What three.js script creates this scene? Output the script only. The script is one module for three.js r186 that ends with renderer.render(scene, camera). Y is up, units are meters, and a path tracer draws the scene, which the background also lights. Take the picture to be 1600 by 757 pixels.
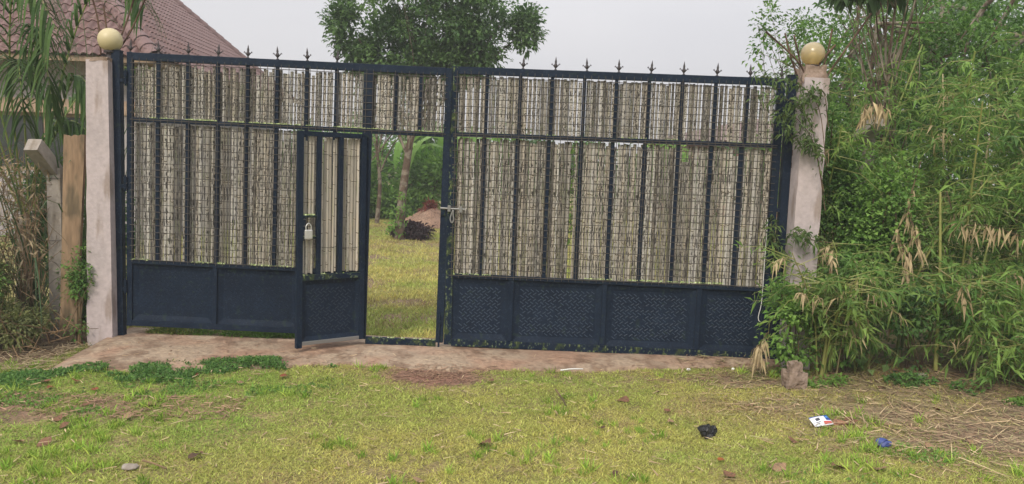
import * as THREE from 'three';
import { mergeGeometries } from 'three/addons/utils/BufferGeometryUtils.js';
import { RoundedBoxGeometry } from 'three/addons/geometries/RoundedBoxGeometry.js';

// ------------------------------------------------------------------ camera, sky, sun, exposure
const scene = new THREE.Scene();
const FOCAL = 1240, PW = 1600, PH = 757;                       // photograph's focal length and size in pixels
const camera = new THREE.PerspectiveCamera(2 * Math.atan(PH / 2 / FOCAL) * 180 / Math.PI, PW / PH, 0.1, 2500);
camera.position.set(0.54, 1.58, 6.5);
camera.rotation.order = 'YXZ';
camera.rotation.set(-5.7 * Math.PI / 180, 0, 2.1 * Math.PI / 180);
camera.updateMatrixWorld(true);

const renderer = new THREE.WebGLRenderer({ antialias: true });
renderer.setSize(1024, 484);
renderer.toneMapping = THREE.LinearToneMapping;
renderer.toneMappingExposure = 1.72;
renderer.shadowMap.enabled = true;

// seeded random numbers and smooth noise
function rng(seed) { let a = seed >>> 0; return () => { a = (a + 0x6D2B79F5) >>> 0; let t = a; t = Math.imul(t ^ (t >>> 15), t | 1); t ^= t + Math.imul(t ^ (t >>> 7), t | 61); return ((t ^ (t >>> 14)) >>> 0) / 4294967296; }; }
function hash(x, y, s) { let h = Math.imul(x, 374761393) ^ Math.imul(y, 668265263) ^ Math.imul(s, 974634541); h = Math.imul(h ^ (h >>> 13), 1274126177); return ((h ^ (h >>> 16)) >>> 0) / 4294967296; }
function vnoise(x, y, s = 0, px = 0, py = 0) {
  const xi = Math.floor(x), yi = Math.floor(y), fx = x - xi, fy = y - yi;
  const u = fx * fx * (3 - 2 * fx), v = fy * fy * (3 - 2 * fy);
  const w = (a, p) => p ? ((a % p) + p) % p : a;
  const a = hash(w(xi, px), w(yi, py), s), b = hash(w(xi + 1, px), w(yi, py), s), c = hash(w(xi, px), w(yi + 1, py), s), d = hash(w(xi + 1, px), w(yi + 1, py), s);
  return a + (b - a) * u + (c - a) * v + (a - b - c + d) * u * v;
}
function fbm(x, y, s = 0, oct = 4, px = 0, py = 0) { let t = 0, a = 0.5, n = 0; for (let i = 0; i < oct; i++) { t += a * vnoise(x, y, s + i * 17, px, py); n += a; a *= 0.5; x *= 2; y *= 2; px *= 2; py *= 2; } return t / n; }
const clamp = (v, a = 0, b = 1) => Math.min(b, Math.max(a, v));
const sstep = (a, b, v) => { const t = clamp((v - a) / (b - a)); return t * t * (3 - 2 * t); };
const lerp = (a, b, t) => a + (b - a) * t;
const mix3 = (a, b, t) => [lerp(a[0], b[0], t), lerp(a[1], b[1], t), lerp(a[2], b[2], t)];

const SKY_L = 0.415;
{ // an overcast sky: pale grey, brighter towards the zenith, soft broken cloud
  const W = 1024, H = 512, d = new Float32Array(W * H * 4);
  for (let j = 0; j < H; j++) for (let i = 0; i < W; i++) {
    const el = ((j + 0.5) / H - 0.5) * Math.PI, se = Math.max(0, Math.sin(el));
    const u = i / W * 8, v = (j / H) * 10;
    const c = fbm(u, v * 1.4, 5, 5, 8, 0) - 0.5, c2 = fbm(u * 0.5 + 3, v * 0.4, 9, 3, 4, 0) - 0.5;
    const L = SKY_L * (1 + 2 * se) / 1.25 * (1 + 0.34 * c + 0.55 * c2);
    const t = clamp(0.5 + c * 1.6 + c2);
    const o = (j * W + i) * 4;
    d[o] = L * lerp(0.965, 1.0, t); d[o + 1] = L * lerp(0.975, 0.985, t); d[o + 2] = L * lerp(1.05, 1.0, t); d[o + 3] = 1;
  }
  const t = new THREE.DataTexture(d, W, H, THREE.RGBAFormat, THREE.FloatType);
  t.mapping = THREE.EquirectangularReflectionMapping; t.magFilter = t.minFilter = THREE.LinearFilter; t.wrapS = THREE.RepeatWrapping; t.needsUpdate = true;
  scene.background = t; scene.environment = t;
}

const sun = new THREE.DirectionalLight(0xfff4e2, 1.5);
sun.position.set(-5, 10, 9); sun.target.position.set(0, 0, -2);
sun.castShadow = true; sun.shadow.radius = 34; sun.shadow.mapSize.set(2048, 2048);
Object.assign(sun.shadow.camera, { left: -16, right: 16, top: 16, bottom: -16, near: 0.5, far: 60 });
scene.add(sun, sun.target);
scene.fog = new THREE.FogExp2(0xd9dbde, 0.0032);            // humid air: the far side of the lawn is paler than the gate

// a pixel of the photograph gives a direction; the plane it meets gives the place
function dirOf(px, py) { return new THREE.Vector3((px - PW / 2) / FOCAL, -(py - PH / 2) / FOCAL, -1).applyQuaternion(camera.quaternion); }
function atZ(px, py, z) { const d = dirOf(px, py), t = (z - camera.position.z) / d.z; return camera.position.clone().addScaledVector(d, t); }
function atY(px, py, y = 0) { const d = dirOf(px, py), t = (y - camera.position.y) / d.y; return camera.position.clone().addScaledVector(d, t); }
function pix(p) { const q = p.clone().sub(camera.position).applyQuaternion(camera.quaternion.clone().invert()); return [PW / 2 + FOCAL * q.x / -q.z, PH / 2 - FOCAL * q.y / -q.z, -q.z]; }

// ------------------------------------------------------------------ object helpers
const V = (x, y, z) => new THREE.Vector3(x, y, z);
const taken = {};
function numbered(n) { const k = taken[n] = (taken[n] ?? -1) + 1; return k ? `${n}_${String(k).padStart(3, '0')}` : n; }
function tag(o, label, category, group) { o.userData.label = label; o.userData.category = category; if (group) o.userData.group = group; return o; }
function thing(name, label, category, pos = [0, 0, 0], turn = 0, group) {
  const o = new THREE.Group(); o.name = numbered(name); o.position.set(...pos); o.rotation.y = turn; scene.add(o);
  return tag(o, label, category, group);
}
function part(name, geo, mat, parent) { const m = new THREE.Mesh(geo, mat); m.name = name; m.castShadow = m.receiveShadow = true; parent.add(m); return m; }
function solo(name, geo, mat, label, category, group) { return tag(part(numbered(name), geo, mat, scene), label, category, group); }
function struct(name, geo, mat) { const m = part(name, geo, mat, scene); m.userData.kind = 'structure'; return m; }
function stuff(name, geo, mat, parent) { const m = part(name, geo, mat, parent); m.userData.kind = 'stuff'; return m; }
function dup(o, label) { const c = o.clone(); c.name = numbered(o.name.replace(/_\d+$/, '')); c.userData = { ...o.userData }; if (label) c.userData.label = label; scene.add(c); return c; }

// geometry helpers; uv are metres
function boxUV(g, ou = 0, ov = 0) {
  const p = g.attributes.position, n = g.attributes.normal, uv = new Float32Array(p.count * 2);
  for (let i = 0; i < p.count; i++) {
    const ax = Math.abs(n.getX(i)), ay = Math.abs(n.getY(i)), az = Math.abs(n.getZ(i)), x = p.getX(i), y = p.getY(i), z = p.getZ(i);
    const [u, v] = ax >= ay && ax >= az ? [z, y] : ay >= az ? [x, z] : [x, y];
    uv[i * 2] = u + ou; uv[i * 2 + 1] = v + ov;
  }
  g.setAttribute('uv', new THREE.BufferAttribute(uv, 2)); return g;
}
function box(x0, x1, y0, y1, z0, z1, r = 0.003) {
  const w = x1 - x0, h = y1 - y0, d = z1 - z0;
  const g = r ? new RoundedBoxGeometry(w, h, d, 1, Math.min(r, w / 2.1, h / 2.1, d / 2.1)) : new THREE.BoxGeometry(w, h, d);
  g.translate((x0 + x1) / 2, (y0 + y1) / 2, (z0 + z1) / 2);
  return boxUV(g);
}
function merged(list) { return mergeGeometries(list.map(g => { const h = g.index ? g.toNonIndexed() : g; for (const k of Object.keys(h.attributes)) if (!['position', 'normal', 'uv'].includes(k)) h.deleteAttribute(k); return h; }), false); }
function tube(pts, r0, r1 = r0, seg = 6, caps = true) {
  const n = pts.length, pos = [], uv = [], idx = [];
  const t = pts.map((p, i) => pts[Math.min(n - 1, i + 1)].clone().sub(pts[Math.max(0, i - 1)]).normalize());
  let nn = Math.abs(t[0].y) < 0.9 ? V(0, 1, 0) : V(1, 0, 0); nn = nn.sub(t[0].clone().multiplyScalar(nn.dot(t[0]))).normalize();
  let len = 0;
  for (let i = 0; i < n; i++) {
    if (i) { len += pts[i].distanceTo(pts[i - 1]); nn.sub(t[i].clone().multiplyScalar(nn.dot(t[i]))).normalize(); }
    const b = t[i].clone().cross(nn), f = i / (n - 1), r = typeof r0 === 'function' ? r0(f) : lerp(r0, r1, f);
    for (let k = 0; k <= seg; k++) { const a = k / seg * Math.PI * 2, c = Math.cos(a) * r, s = Math.sin(a) * r; pos.push(pts[i].x + nn.x * c + b.x * s, pts[i].y + nn.y * c + b.y * s, pts[i].z + nn.z * c + b.z * s); uv.push(k / seg * 2 * Math.PI * r, len); }
  }
  const q = seg + 1;
  for (let i = 0; i < n - 1; i++) for (let k = 0; k < seg; k++) { const a = i * q + k; idx.push(a, a + 1, a + q, a + 1, a + q + 1, a + q); }
  if (caps) for (const [row, flip] of [[0, 1], [n - 1, 0]]) { const c = pos.length / 3; pos.push(pts[row].x, pts[row].y, pts[row].z); uv.push(0, 0); for (let k = 0; k < seg; k++) { const a = row * q + k; flip ? idx.push(c, a + 1, a) : idx.push(c, a, a + 1); } }
  const g = new THREE.BufferGeometry();
  g.setAttribute('position', new THREE.Float32BufferAttribute(pos, 3)); g.setAttribute('uv', new THREE.Float32BufferAttribute(uv, 2)); g.setIndex(idx); g.computeVertexNormals();
  return g;
}
function curve(list, n) { return new THREE.CatmullRomCurve3(list).getPoints(n); }
function rough(g, amp, freq, seed) { // uneven surface; joined vertices move alike
  const p = g.attributes.position;
  for (let i = 0; i < p.count; i++) { const x = p.getX(i), y = p.getY(i), z = p.getZ(i); const f = (s) => (fbm(x * freq + z * freq * 1.7 + 50, y * freq + z * freq * 0.9 + 50, seed + s, 3) - 0.5) * 2 * amp; p.setXYZ(i, x + f(0), y + f(1), z + f(2)); }
  g.computeVertexNormals(); return g;
}

// ------------------------------------------------------------------ procedural textures
function tex(w, h, fn, srgb = true, rep = true) {
  const d = new Uint8Array(w * h * 4);
  for (let j = 0; j < h; j++) for (let i = 0; i < w; i++) { const c = fn(i / w, j / h, i, j), o = (j * w + i) * 4; d[o] = clamp(c[0]) * 255; d[o + 1] = clamp(c[1]) * 255; d[o + 2] = clamp(c[2]) * 255; d[o + 3] = 255; }
  const t = new THREE.DataTexture(d, w, h); t.magFilter = THREE.LinearFilter; t.minFilter = THREE.LinearMipmapLinearFilter; t.generateMipmaps = true;
  if (rep) t.wrapS = t.wrapT = THREE.RepeatWrapping; if (srgb) t.colorSpace = THREE.SRGBColorSpace; t.needsUpdate = true; return t;
}
const grey = v => [v, v, v];
function mat(o) { return new THREE.MeshStandardMaterial({ roughness: 0.85, ...o }); }
function scaled(t, s) { t.repeat.set(s[0], s[1]); return t; }

const tPlaster = tex(512, 512, (u, v) => {
  const n = fbm(u * 6, v * 6, 21, 5, 6, 6), m = fbm(u * 40, v * 40, 22, 3, 40, 40), st = sstep(0.56, 0.8, fbm(u * 14, v * 3, 23, 4, 14, 3));
  let c = mix3([0.75, 0.70, 0.70], [0.66, 0.62, 0.62], n); c = mix3(c, [0.53, 0.47, 0.43], st * 0.6); return c.map(x => x * (0.93 + 0.12 * m));
});
const tPlasterB = tex(512, 512, (u, v) => grey(0.5 * fbm(u * 12, v * 12, 31, 4, 12, 12) + 0.5 * fbm(u * 70, v * 70, 32, 2, 70, 70)), false);
const tConcrete = tex(512, 256, (u, v) => {
  const n = fbm(u * 8, v * 4, 41, 5, 8, 4), m = fbm(u * 90, v * 45, 42, 3, 90, 45), r = sstep(0.42, 0.68, fbm(u * 4 + 1, v * 2, 43, 4, 4, 2));
  let c = mix3([0.68, 0.60, 0.51], [0.55, 0.485, 0.415], n); c = mix3(c, [0.61, 0.47, 0.385], r * 0.65);
  c = mix3(c, [0.42, 0.33, 0.26], sstep(0.5, 0.72, fbm(u * 14, v * 7, 44, 5, 14, 7)) * 0.65); return c.map(x => x * (0.86 + 0.26 * m));
});
const tConcreteB = tex(512, 256, (u, v) => grey(0.6 * fbm(u * 20, v * 10, 45, 4, 20, 10) + 0.4 * fbm(u * 120, v * 60, 46, 2, 120, 60)), false);
const tPaint = tex(512, 512, (u, v) => { // dark blue gate paint: dusty, chalky, chipped, with green algae specks
  const n = fbm(u * 6, v * 6, 51, 5, 6, 6), f = fbm(u * 60, v * 60, 52, 3, 60, 60), ch = sstep(0.66, 0.75, fbm(u * 120, v * 120, 53, 3, 120, 120)), al = sstep(0.66, 0.78, fbm(u * 26, v * 26, 54, 4, 26, 26));
  let c = mix3([0.06, 0.105, 0.165], [0.115, 0.168, 0.235], n); c = c.map(x => x * (0.86 + 0.28 * f));
  c = mix3(c, [0.36, 0.37, 0.38], ch * 0.32); return mix3(c, [0.24, 0.29, 0.20], al * 0.35);
});
const tPaintR = tex(512, 512, (u, v) => grey(0.42 + 0.35 * fbm(u * 12, v * 12, 55, 4, 12, 12)), false);
const tPaintAlgae = tex(512, 512, (u, v) => { // the same paint under heavier algae
  const n = fbm(u * 6, v * 6, 51, 5, 6, 6), f = fbm(u * 60, v * 60, 52, 3, 60, 60), al = sstep(0.5, 0.7, fbm(u * 30, v * 18, 57, 5, 30, 18)), pl = sstep(0.6, 0.74, fbm(u * 70, v * 50, 58, 5, 70, 50));
  let c = mix3([0.06, 0.105, 0.165], [0.115, 0.168, 0.235], n); c = c.map(x => x * (0.86 + 0.28 * f)); c = mix3(c, [0.27, 0.31, 0.17], al * 0.75); return mix3(c, [0.56, 0.60, 0.38], pl * 0.6);
});
const BCOL = 8;
function bambooTex(clean) { // eight strips side by side, 1.2 m tall
  return tex(512, 1024, (u, v) => {
    const k = Math.floor(u * BCOL), q = u * BCOL - k;
    const tone = clean ? hash(k, 3, 71) : [0, 0.7, 0.2, 1, 0.1, 0.45, 0.3, 0.15][k];
    let c = clean ? mix3([0.78, 0.75, 0.695], [0.60, 0.575, 0.53], tone) : mix3([0.80, 0.785, 0.755], [0.51, 0.50, 0.48], tone);
    const grain = fbm(u * 90, v * 5, 61, 3, 90, 5), streak = fbm(u * 40, v * 9, 62, 4, 40, 9);
    c = c.map(x => x * (0.84 + 0.32 * grain));
    c = mix3(c, [0.72, 0.63, 0.50], sstep(0.5, 0.75, fbm(u * 10, v * 6, 63, 3, 10, 6)) * (clean ? 0.22 : 0.12));
    const mold = sstep(clean ? 0.62 : 0.52, clean ? 0.74 : 0.61, 0.45 * streak + 0.55 * fbm(u * 34 + k * 9, v * 44, 64, 4, 0, 44));
    c = mix3(c, [0.18, 0.17, 0.16], mold * (clean ? 0.45 : 0.85));
    const gr = sstep(0.60, 0.78, fbm(u * 16, v * 8, 65, 3, 16, 8)); c = mix3(c, [0.46, 0.50, 0.34], gr * 0.35);
    const nd = Math.abs(((v * 4.2 + hash(k, 1, 66) + 0.03 * Math.sin(q * 3)) % 1) - 0.5); // nodes
    c = mix3(c, [0.25, 0.22, 0.19], sstep(0.022, 0.008, nd) * 0.75); c = mix3(c, [0.80, 0.76, 0.68], sstep(0.05, 0.03, nd) * (1 - sstep(0.022, 0.008, nd)) * 0.4);
    return c;
  });
}
const tBamboo = bambooTex(false), tBambooClean = bambooTex(true);
const tWood = tex(256, 512, (u, v) => {
  const g = fbm(u * 30, v * 3, 81, 4, 30, 3), k = sstep(0.58, 0.75, fbm(u * 12, v * 4, 82, 4, 12, 4));
  let c = mix3([0.63, 0.55, 0.46], [0.47, 0.40, 0.33], g); return mix3(c, [0.32, 0.30, 0.24], k * 0.6).map(x => x * (0.88 + 0.24 * fbm(u * 60, v * 12, 83, 2, 60, 12)));
});
const tSoil = tex(512, 512, (u, v) => {
  const n = fbm(u * 10, v * 10, 91, 5, 10, 10), m = fbm(u * 110, v * 110, 92, 3, 110, 110), k = sstep(0.6, 0.72, fbm(u * 60, v * 60, 93, 3, 60, 60));
  return mix3([0.92, 0.92, 0.92], [0.70, 0.70, 0.70], n).map((x, i) => x * (0.74 + 0.5 * m) * (1 - 0.22 * k));
});
const tSoilB = tex(512, 512, (u, v) => grey(fbm(u * 40, v * 40, 94, 4, 40, 40)), false);
const tTile = tex(512, 512, (u, v) => {
  const n = fbm(u * 5, v * 5, 101, 5, 5, 5), m = fbm(u * 40, v * 40, 102, 3, 40, 40);
  return mix3([0.41, 0.305, 0.292], [0.495, 0.40, 0.385], n).map(x => x * (0.86 + 0.26 * m));
});
const tBark = tex(256, 512, (u, v) => {
  const n = fbm(u * 8, v * 5, 111, 5, 8, 5), l = sstep(0.52, 0.66, fbm(u * 7, v * 9, 112, 4, 7, 9));
  return mix3(mix3([0.42, 0.35, 0.29], [0.29, 0.24, 0.20], n), [0.60, 0.58, 0.53], l * 0.6).map(x => x * (0.8 + 0.4 * fbm(u * 40, v * 20, 113, 2, 40, 20)));
});

const M = {
  plaster: mat({ map: tPlaster, bumpMap: tPlasterB, bumpScale: 0.003, roughness: 0.92 }),
  concrete: mat({ map: scaled(tConcrete, [0.5, 1]), bumpMap: scaled(tConcreteB, [0.5, 1]), bumpScale: 0.014, roughness: 0.95 }),
  greyConcrete: mat({ map: tPlaster, color: 0xd9dcd0, bumpMap: tPlasterB, bumpScale: 0.005, roughness: 0.95 }),
  mortar: mat({ map: tPlaster, color: 0xcdc0ac, bumpMap: tConcreteB, bumpScale: 0.02, roughness: 1 }),
  paint: new THREE.MeshPhysicalMaterial({ map: tPaint, roughnessMap: tPaintR, bumpMap: tPlasterB, bumpScale: 0.0012, roughness: 1, specularIntensity: 0.28 }),
  algae: new THREE.MeshPhysicalMaterial({ map: tPaintAlgae, bumpMap: tPlasterB, bumpScale: 0.002, roughness: 0.85, specularIntensity: 0.28 }),
  lug: mat({ color: new THREE.Color().setRGB(0.03, 0.048, 0.078), roughness: 0.4 }),
  wire: mat({ color: new THREE.Color().setRGB(0.075, 0.066, 0.058), roughness: 0.75, metalness: 0.15 }),
  iron: mat({ color: new THREE.Color().setRGB(0.05, 0.043, 0.045), roughness: 0.6, metalness: 0.3 }),
  galv: mat({ color: new THREE.Color().setRGB(0.26, 0.26, 0.25), roughness: 0.5, metalness: 0.6 }),
  silver: mat({ color: new THREE.Color().setRGB(0.62, 0.61, 0.58), roughness: 0.4, metalness: 0.6 }),
  rust: mat({ map: tBark, color: 0xb59a8c, roughness: 0.9 }),
  bamboo: mat({ map: tBamboo, roughness: 0.8, side: THREE.DoubleSide }),
  bambooWarm: mat({ map: tBamboo, color: 0xeee9e1, roughness: 0.8, side: THREE.DoubleSide }),
  bambooGrey: mat({ map: tBamboo, color: 0xdedcd8, roughness: 0.8, side: THREE.DoubleSide }),
  bambooClean: mat({ map: tBambooClean, roughness: 0.75, side: THREE.DoubleSide }),
  wood: mat({ map: tWood, bumpMap: tWood, bumpScale: 0.004, roughness: 0.9 }),
  ochre: mat({ map: tPlaster, color: 0xf2e0c4, roughness: 0.9 }),
  tile: mat({ map: tTile, roughness: 0.62, side: THREE.DoubleSide }),
  hip: mat({ map: tTile, color: 0xffffff, roughness: 0.62, side: THREE.DoubleSide }),
  wall: mat({ map: tPlaster, color: 0xdfe6e6, bumpMap: tPlasterB, bumpScale: 0.004, roughness: 0.95 }),
  pinkWall: mat({ map: tPlaster, color: 0xc99e86, roughness: 0.95 }),
  dark: mat({ color: new THREE.Color().setRGB(0.03, 0.035, 0.033), roughness: 0.3 }),
  white: mat({ color: new THREE.Color().setRGB(0.75, 0.75, 0.73), roughness: 0.6 }),
  bark: mat({ map: tBark, bumpMap: tBark, bumpScale: 0.015, roughness: 0.95 }),
  twig: mat({ map: tBark, color: 0xcbb9a2, roughness: 0.95 }),
  dryStem: mat({ map: tWood, color: 0xe9dec9, roughness: 0.9 }),
  leaf: new THREE.MeshPhysicalMaterial({ vertexColors: true, roughness: 0.9, transmission: 0.45, thickness: 0, specularIntensity: 0.4, side: THREE.DoubleSide }),
  dull: mat({ vertexColors: true, roughness: 0.85, side: THREE.DoubleSide }),
  soil: mat({ vertexColors: true, map: scaled(tSoil, [0.7, 0.7]), bumpMap: tSoilB, bumpScale: 0.012, roughness: 1 }),
  globe: new THREE.MeshPhysicalMaterial({ color: new THREE.Color().setRGB(0.74, 0.61, 0.35), roughness: 0.3, transmission: 0.6, thickness: 0, clearcoat: 0.5, clearcoatRoughness: 0.15, side: THREE.DoubleSide }),
  milk: mat({ color: new THREE.Color().setRGB(0.53, 0.455, 0.265), roughness: 0.45 }),
};

// ------------------------------------------------------------------ foliage: many small leaf faces with a colour each
class Leaves {
  constructor() { this.p = []; this.c = []; }
  tri(a, b, c, col) { this.p.push(a.x, a.y, a.z, b.x, b.y, b.z, c.x, c.y, c.z); for (let i = 0; i < 3; i++) this.c.push(col[0], col[1], col[2]); }
  leaf(p, d, up, L, W, col, droop = 0.25, wideAt = 0.42) { // six corners, folded on the midrib, bent down towards the tip
    const s = d.clone().cross(up); if (s.lengthSq() < 1e-6) s.set(1, 0, 0); s.normalize(); const n = s.clone().cross(d).normalize();
    const m = p.clone().addScaledVector(d, L * wideAt).addScaledVector(n, L * 0.04);
    const t = p.clone().addScaledVector(d, L * (1 - droop * 0.25)); t.y -= L * droop;
    const l = m.clone().addScaledVector(s, W / 2).addScaledVector(n, W * 0.18), r = m.clone().addScaledVector(s, -W / 2).addScaledVector(n, W * 0.18);
    this.tri(p, r, m, col); this.tri(p, m, l, col); this.tri(m, r, t, col); this.tri(m, t, l, col);
  }
  kite(p, d, up, L, W, col) {
    const s = d.clone().cross(up); if (s.lengthSq() < 1e-6) s.set(1, 0, 0); s.normalize();
    const m = p.clone().addScaledVector(d, L * 0.45), t = p.clone().addScaledVector(d, L), l = m.clone().addScaledVector(s, W / 2), r = m.clone().addScaledVector(s, -W / 2);
    this.tri(p, r, t, col); this.tri(p, t, l, col);
  }
  blade(p, d, L, W, col, bend = 0.5, seg = 3, side) { // ribbon that arches down
    const s = side || d.clone().cross(V(0, 1, 0)); if (s.lengthSq() < 1e-6) s.set(1, 0, 0); s.normalize();
    let a = p.clone(), dd = d.clone().normalize(), w = W;
    for (let i = 0; i < seg; i++) {
      const b = a.clone().addScaledVector(dd, L / seg), w2 = i === seg - 1 ? 0 : W * (1 - Math.pow((i + 1) / seg, 2) * 0.75);
      const al = a.clone().addScaledVector(s, w / 2), ar = a.clone().addScaledVector(s, -w / 2), bl = b.clone().addScaledVector(s, w2 / 2), br = b.clone().addScaledVector(s, -w2 / 2);
      this.tri(al, ar, br, col); if (w2 > 0) this.tri(al, br, bl, col);
      a = b; w = w2; dd.y -= bend / seg * (1 + i * 0.6); dd.normalize();
    }
  }
  get count() { return this.p.length / 9; }
  geo() {
    const g = new THREE.BufferGeometry(); g.setAttribute('position', new THREE.Float32BufferAttribute(this.p, 3)); g.setAttribute('color', new THREE.Float32BufferAttribute(this.c, 3));
    g.setAttribute('uv', new THREE.Float32BufferAttribute(new Float32Array(this.p.length / 3 * 2), 2)); g.computeVertexNormals(); return g;
  }
}
function rdir(R, yb = 0) { const a = R() * Math.PI * 2, y = R() * 2 - 1, r = Math.sqrt(1 - y * y); return V(r * Math.cos(a), y + yb, r * Math.sin(a)).normalize(); }
function tint(R, a, b, spread = 0.22) { const t = R(), k = 1 + (R() - 0.5) * 2 * spread; return mix3(a, b, t).map(x => x * k); }
function inBall(R) { const d = rdir(R); return d.multiplyScalar(Math.cbrt(R())); }

// ------------------------------------------------------------------ ground
const apronFront = [[-2.76, 0.98], [-2.5, 0.95], [-1.9, 1.0], [-1.45, 0.78], [-0.9, 0.6], [-0.4, 0.56], [0.1, 0.66], [0.6, 0.56], [1.07, 0.5], [1.6, 0.38], [1.95, 0.3], [2.5, 0.16], [2.9, 0.1]];
function table(t, x) { if (x <= t[0][0]) return t[0][1]; for (let i = 1; i < t.length; i++) if (x <= t[i][0]) return lerp(t[i - 1][1], t[i][1], (x - t[i - 1][0]) / (t[i][0] - t[i - 1][0])); return t[t.length - 1][1]; }
function groundH(x, z) {
  let h = 0.035 * (fbm(x * 0.9 + 40, z * 0.9 + 40, 120, 3) - 0.5) + 0.022 * (fbm(x * 5 + 40, z * 5 + 40, 121, 3) - 0.5);
  h -= 0.05 * sstep(-2.6, -3.0, x) * sstep(-1, 0.2, z) * sstep(2, 1, z);                    // dip by the pillar
  if (x > -2.85 && x < 2.95) h -= 0.05 * sstep(table(apronFront, x) + 0.05, table(apronFront, x) - 0.15, z) * sstep(-0.45, -0.3, z);
  h += 0.05 * sstep(3.0, 3.6, x) * sstep(1.1, 0.2, z);
  return h;
}
// how much grass grows where: 0 bare earth, 1 full lawn
function lawn(x, z) {
  const n = fbm(x * 1.6 + 20, z * 1.6 + 20, 130, 4), f = fbm(x * 6 + 20, z * 6 + 20, 131, 3);
  if (z < -0.3) return clamp(sstep(0.22, 0.42, n + 0.2 * (f - 0.5)) - 0.85 * Math.exp(-(((x + 0.9) / 0.9) ** 2 + ((z + 8.3) / 0.7) ** 2)) + 0.1);
  let g = sstep(0.26, 0.46, n + 0.3 * (f - 0.5)) * 0.4 + 0.6;
  const hit = (cx, cz, rx, rz) => Math.exp(-(((x - cx) / rx) ** 2 + ((z - cz) / rz) ** 2));
  g -= 1.8 * hit(0.0, 0.82, 0.33, 0.24) * (0.6 + 0.8 * f);
  g -= 0.6 * sstep(0.40, 0.62, f) * hit(-1.75, 1.75, 0.8, 0.2) * 0.9;
  g -= 0.9 * sstep(0.36, 0.56, f) * hit(-2.35, 1.9, 0.5, 0.35);
  g -= sstep(1.9, 2.7, x + (f - 0.5) * 1.2) * sstep(2.4, 1.0, z + (n - 0.5)) * (0.1 + 0.75 * f);
  g -= 0.6 * hit(3.35, 1.75, 0.75, 0.5) * (0.5 + f);
  g -= sstep(-2.75, -3.1, x) * sstep(1.0, 0.5, z) * 0.9;
  if (x > -2.78 && x < 2.92) g *= sstep(-0.03, 0.08, z - table(apronFront, x) + (f - 0.5) * 0.12);
  return clamp(g);
}
function axis(stops) { const o = []; for (let i = 0; i < stops.length - 1; i++) { const [a, s] = stops[i], b = stops[i + 1][0], n = Math.max(1, Math.round((b - a) / s)); for (let k = 0; k < n; k++) o.push(a + (b - a) * k / n); } o.push(stops[stops.length - 1][0]); return o; }
{
  const xs = axis([[-700, 120], [-100, 15], [-25, 2], [-9, 0.5], [-4.5, 0.06], [6, 0.5], [14, 2], [30, 15], [100, 120], [700, 1]]);
  const zs = axis([[-900, 150], [-150, 20], [-40, 2.5], [-16, 0.3], [-4, 0.15], [-1, 0.06], [3.6, 0.4], [8, 2], [20, 30], [200, 1]]);
  const pos = [], col = [], uv = [], idx = [], W = xs.length;
  for (const z of zs) for (const x of xs) {
    pos.push(x, groundH(x, z), z); uv.push(x, z);
    const g = lawn(x, z), n = fbm(x * 2.3 + 70, z * 2.3 + 70, 140, 4), n2 = fbm(x * 9 + 70, z * 9 + 70, 141, 3);
    let c = mix3([0.30, 0.165, 0.105], [0.36, 0.25, 0.165], n);                              // reddish earth
    if (x > 1.8 && z > -0.3) c = mix3(c, [0.36, 0.27, 0.16], sstep(1.8, 2.6, x) * 0.7 * n2 * 1.6);
    c = mix3(c, [0.37, 0.185, 0.125], Math.exp(-((x / 0.4) ** 2 + ((z - 0.82) / 0.3) ** 2)));   // worn red earth before the doorway
    c = mix3(c, mix3([0.30, 0.28, 0.075], [0.42, 0.38, 0.11], n2), g * 0.85);
    col.push(...c);
  }
  for (let j = 0; j < zs.length - 1; j++) for (let i = 0; i < W - 1; i++) { const a = j * W + i; idx.push(a, a + W, a + 1, a + 1, a + W, a + W + 1); }
  const g = new THREE.BufferGeometry();
  g.setAttribute('position', new THREE.Float32BufferAttribute(pos, 3)); g.setAttribute('color', new THREE.Float32BufferAttribute(col, 3)); g.setAttribute('uv', new THREE.Float32BufferAttribute(uv, 2)); g.setIndex(idx); g.computeVertexNormals();
  struct('ground', g, M.soil);
}
// concrete apron: slopes from the threshold to the grass, broken front edge
function apronH(x, z) { const f = table(apronFront, x), t = clamp((z - 0.06) / Math.max(0.1, f - 0.06)); return lerp(0.036, 0.002, t * t) - 0.03 * sstep(-2.62, -2.78, x) * t + 0.010 * (fbm(x * 3 + 9, z * 3 + 9, 150, 4) - 0.5) + 0.004 * (fbm(x * 20 + 9, z * 20 + 9, 151, 2) - 0.5); }
{
  const NX = 190, NZ = 40, pos = [], uv = [], idx = [];
  for (let j = 0; j <= NZ; j++) for (let i = 0; i <= NX; i++) {
    const x = lerp(-2.78, 2.95, i / NX), f = table(apronFront, x) + 0.12 * (fbm(x * 4 + 5, 3, 152, 4) - 0.5), t = j / NZ;
    const z = t < 0.95 ? lerp(-0.32, f, t / 0.95) : lerp(f, f + 0.015, (t - 0.95) / 0.05);
    let y = apronH(x, z); if (t > 0.95) y -= 0.09 * ((t - 0.95) / 0.05); if (i === 0 || i === NX || j === 0) y -= 0.08;
    pos.push(x, y, z); uv.push(x, z);
  }
  for (let j = 0; j < NZ; j++) for (let i = 0; i < NX; i++) { const a = j * (NX + 1) + i; idx.push(a, a + NX + 1, a + 1, a + 1, a + NX + 1, a + NX + 2); }
  const g = new THREE.BufferGeometry(); g.setAttribute('position', new THREE.Float32BufferAttribute(pos, 3)); g.setAttribute('uv', new THREE.Float32BufferAttribute(uv, 2)); g.setIndex(idx); g.computeVertexNormals();
  struct('concrete_apron', g, M.concrete);
}

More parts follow.
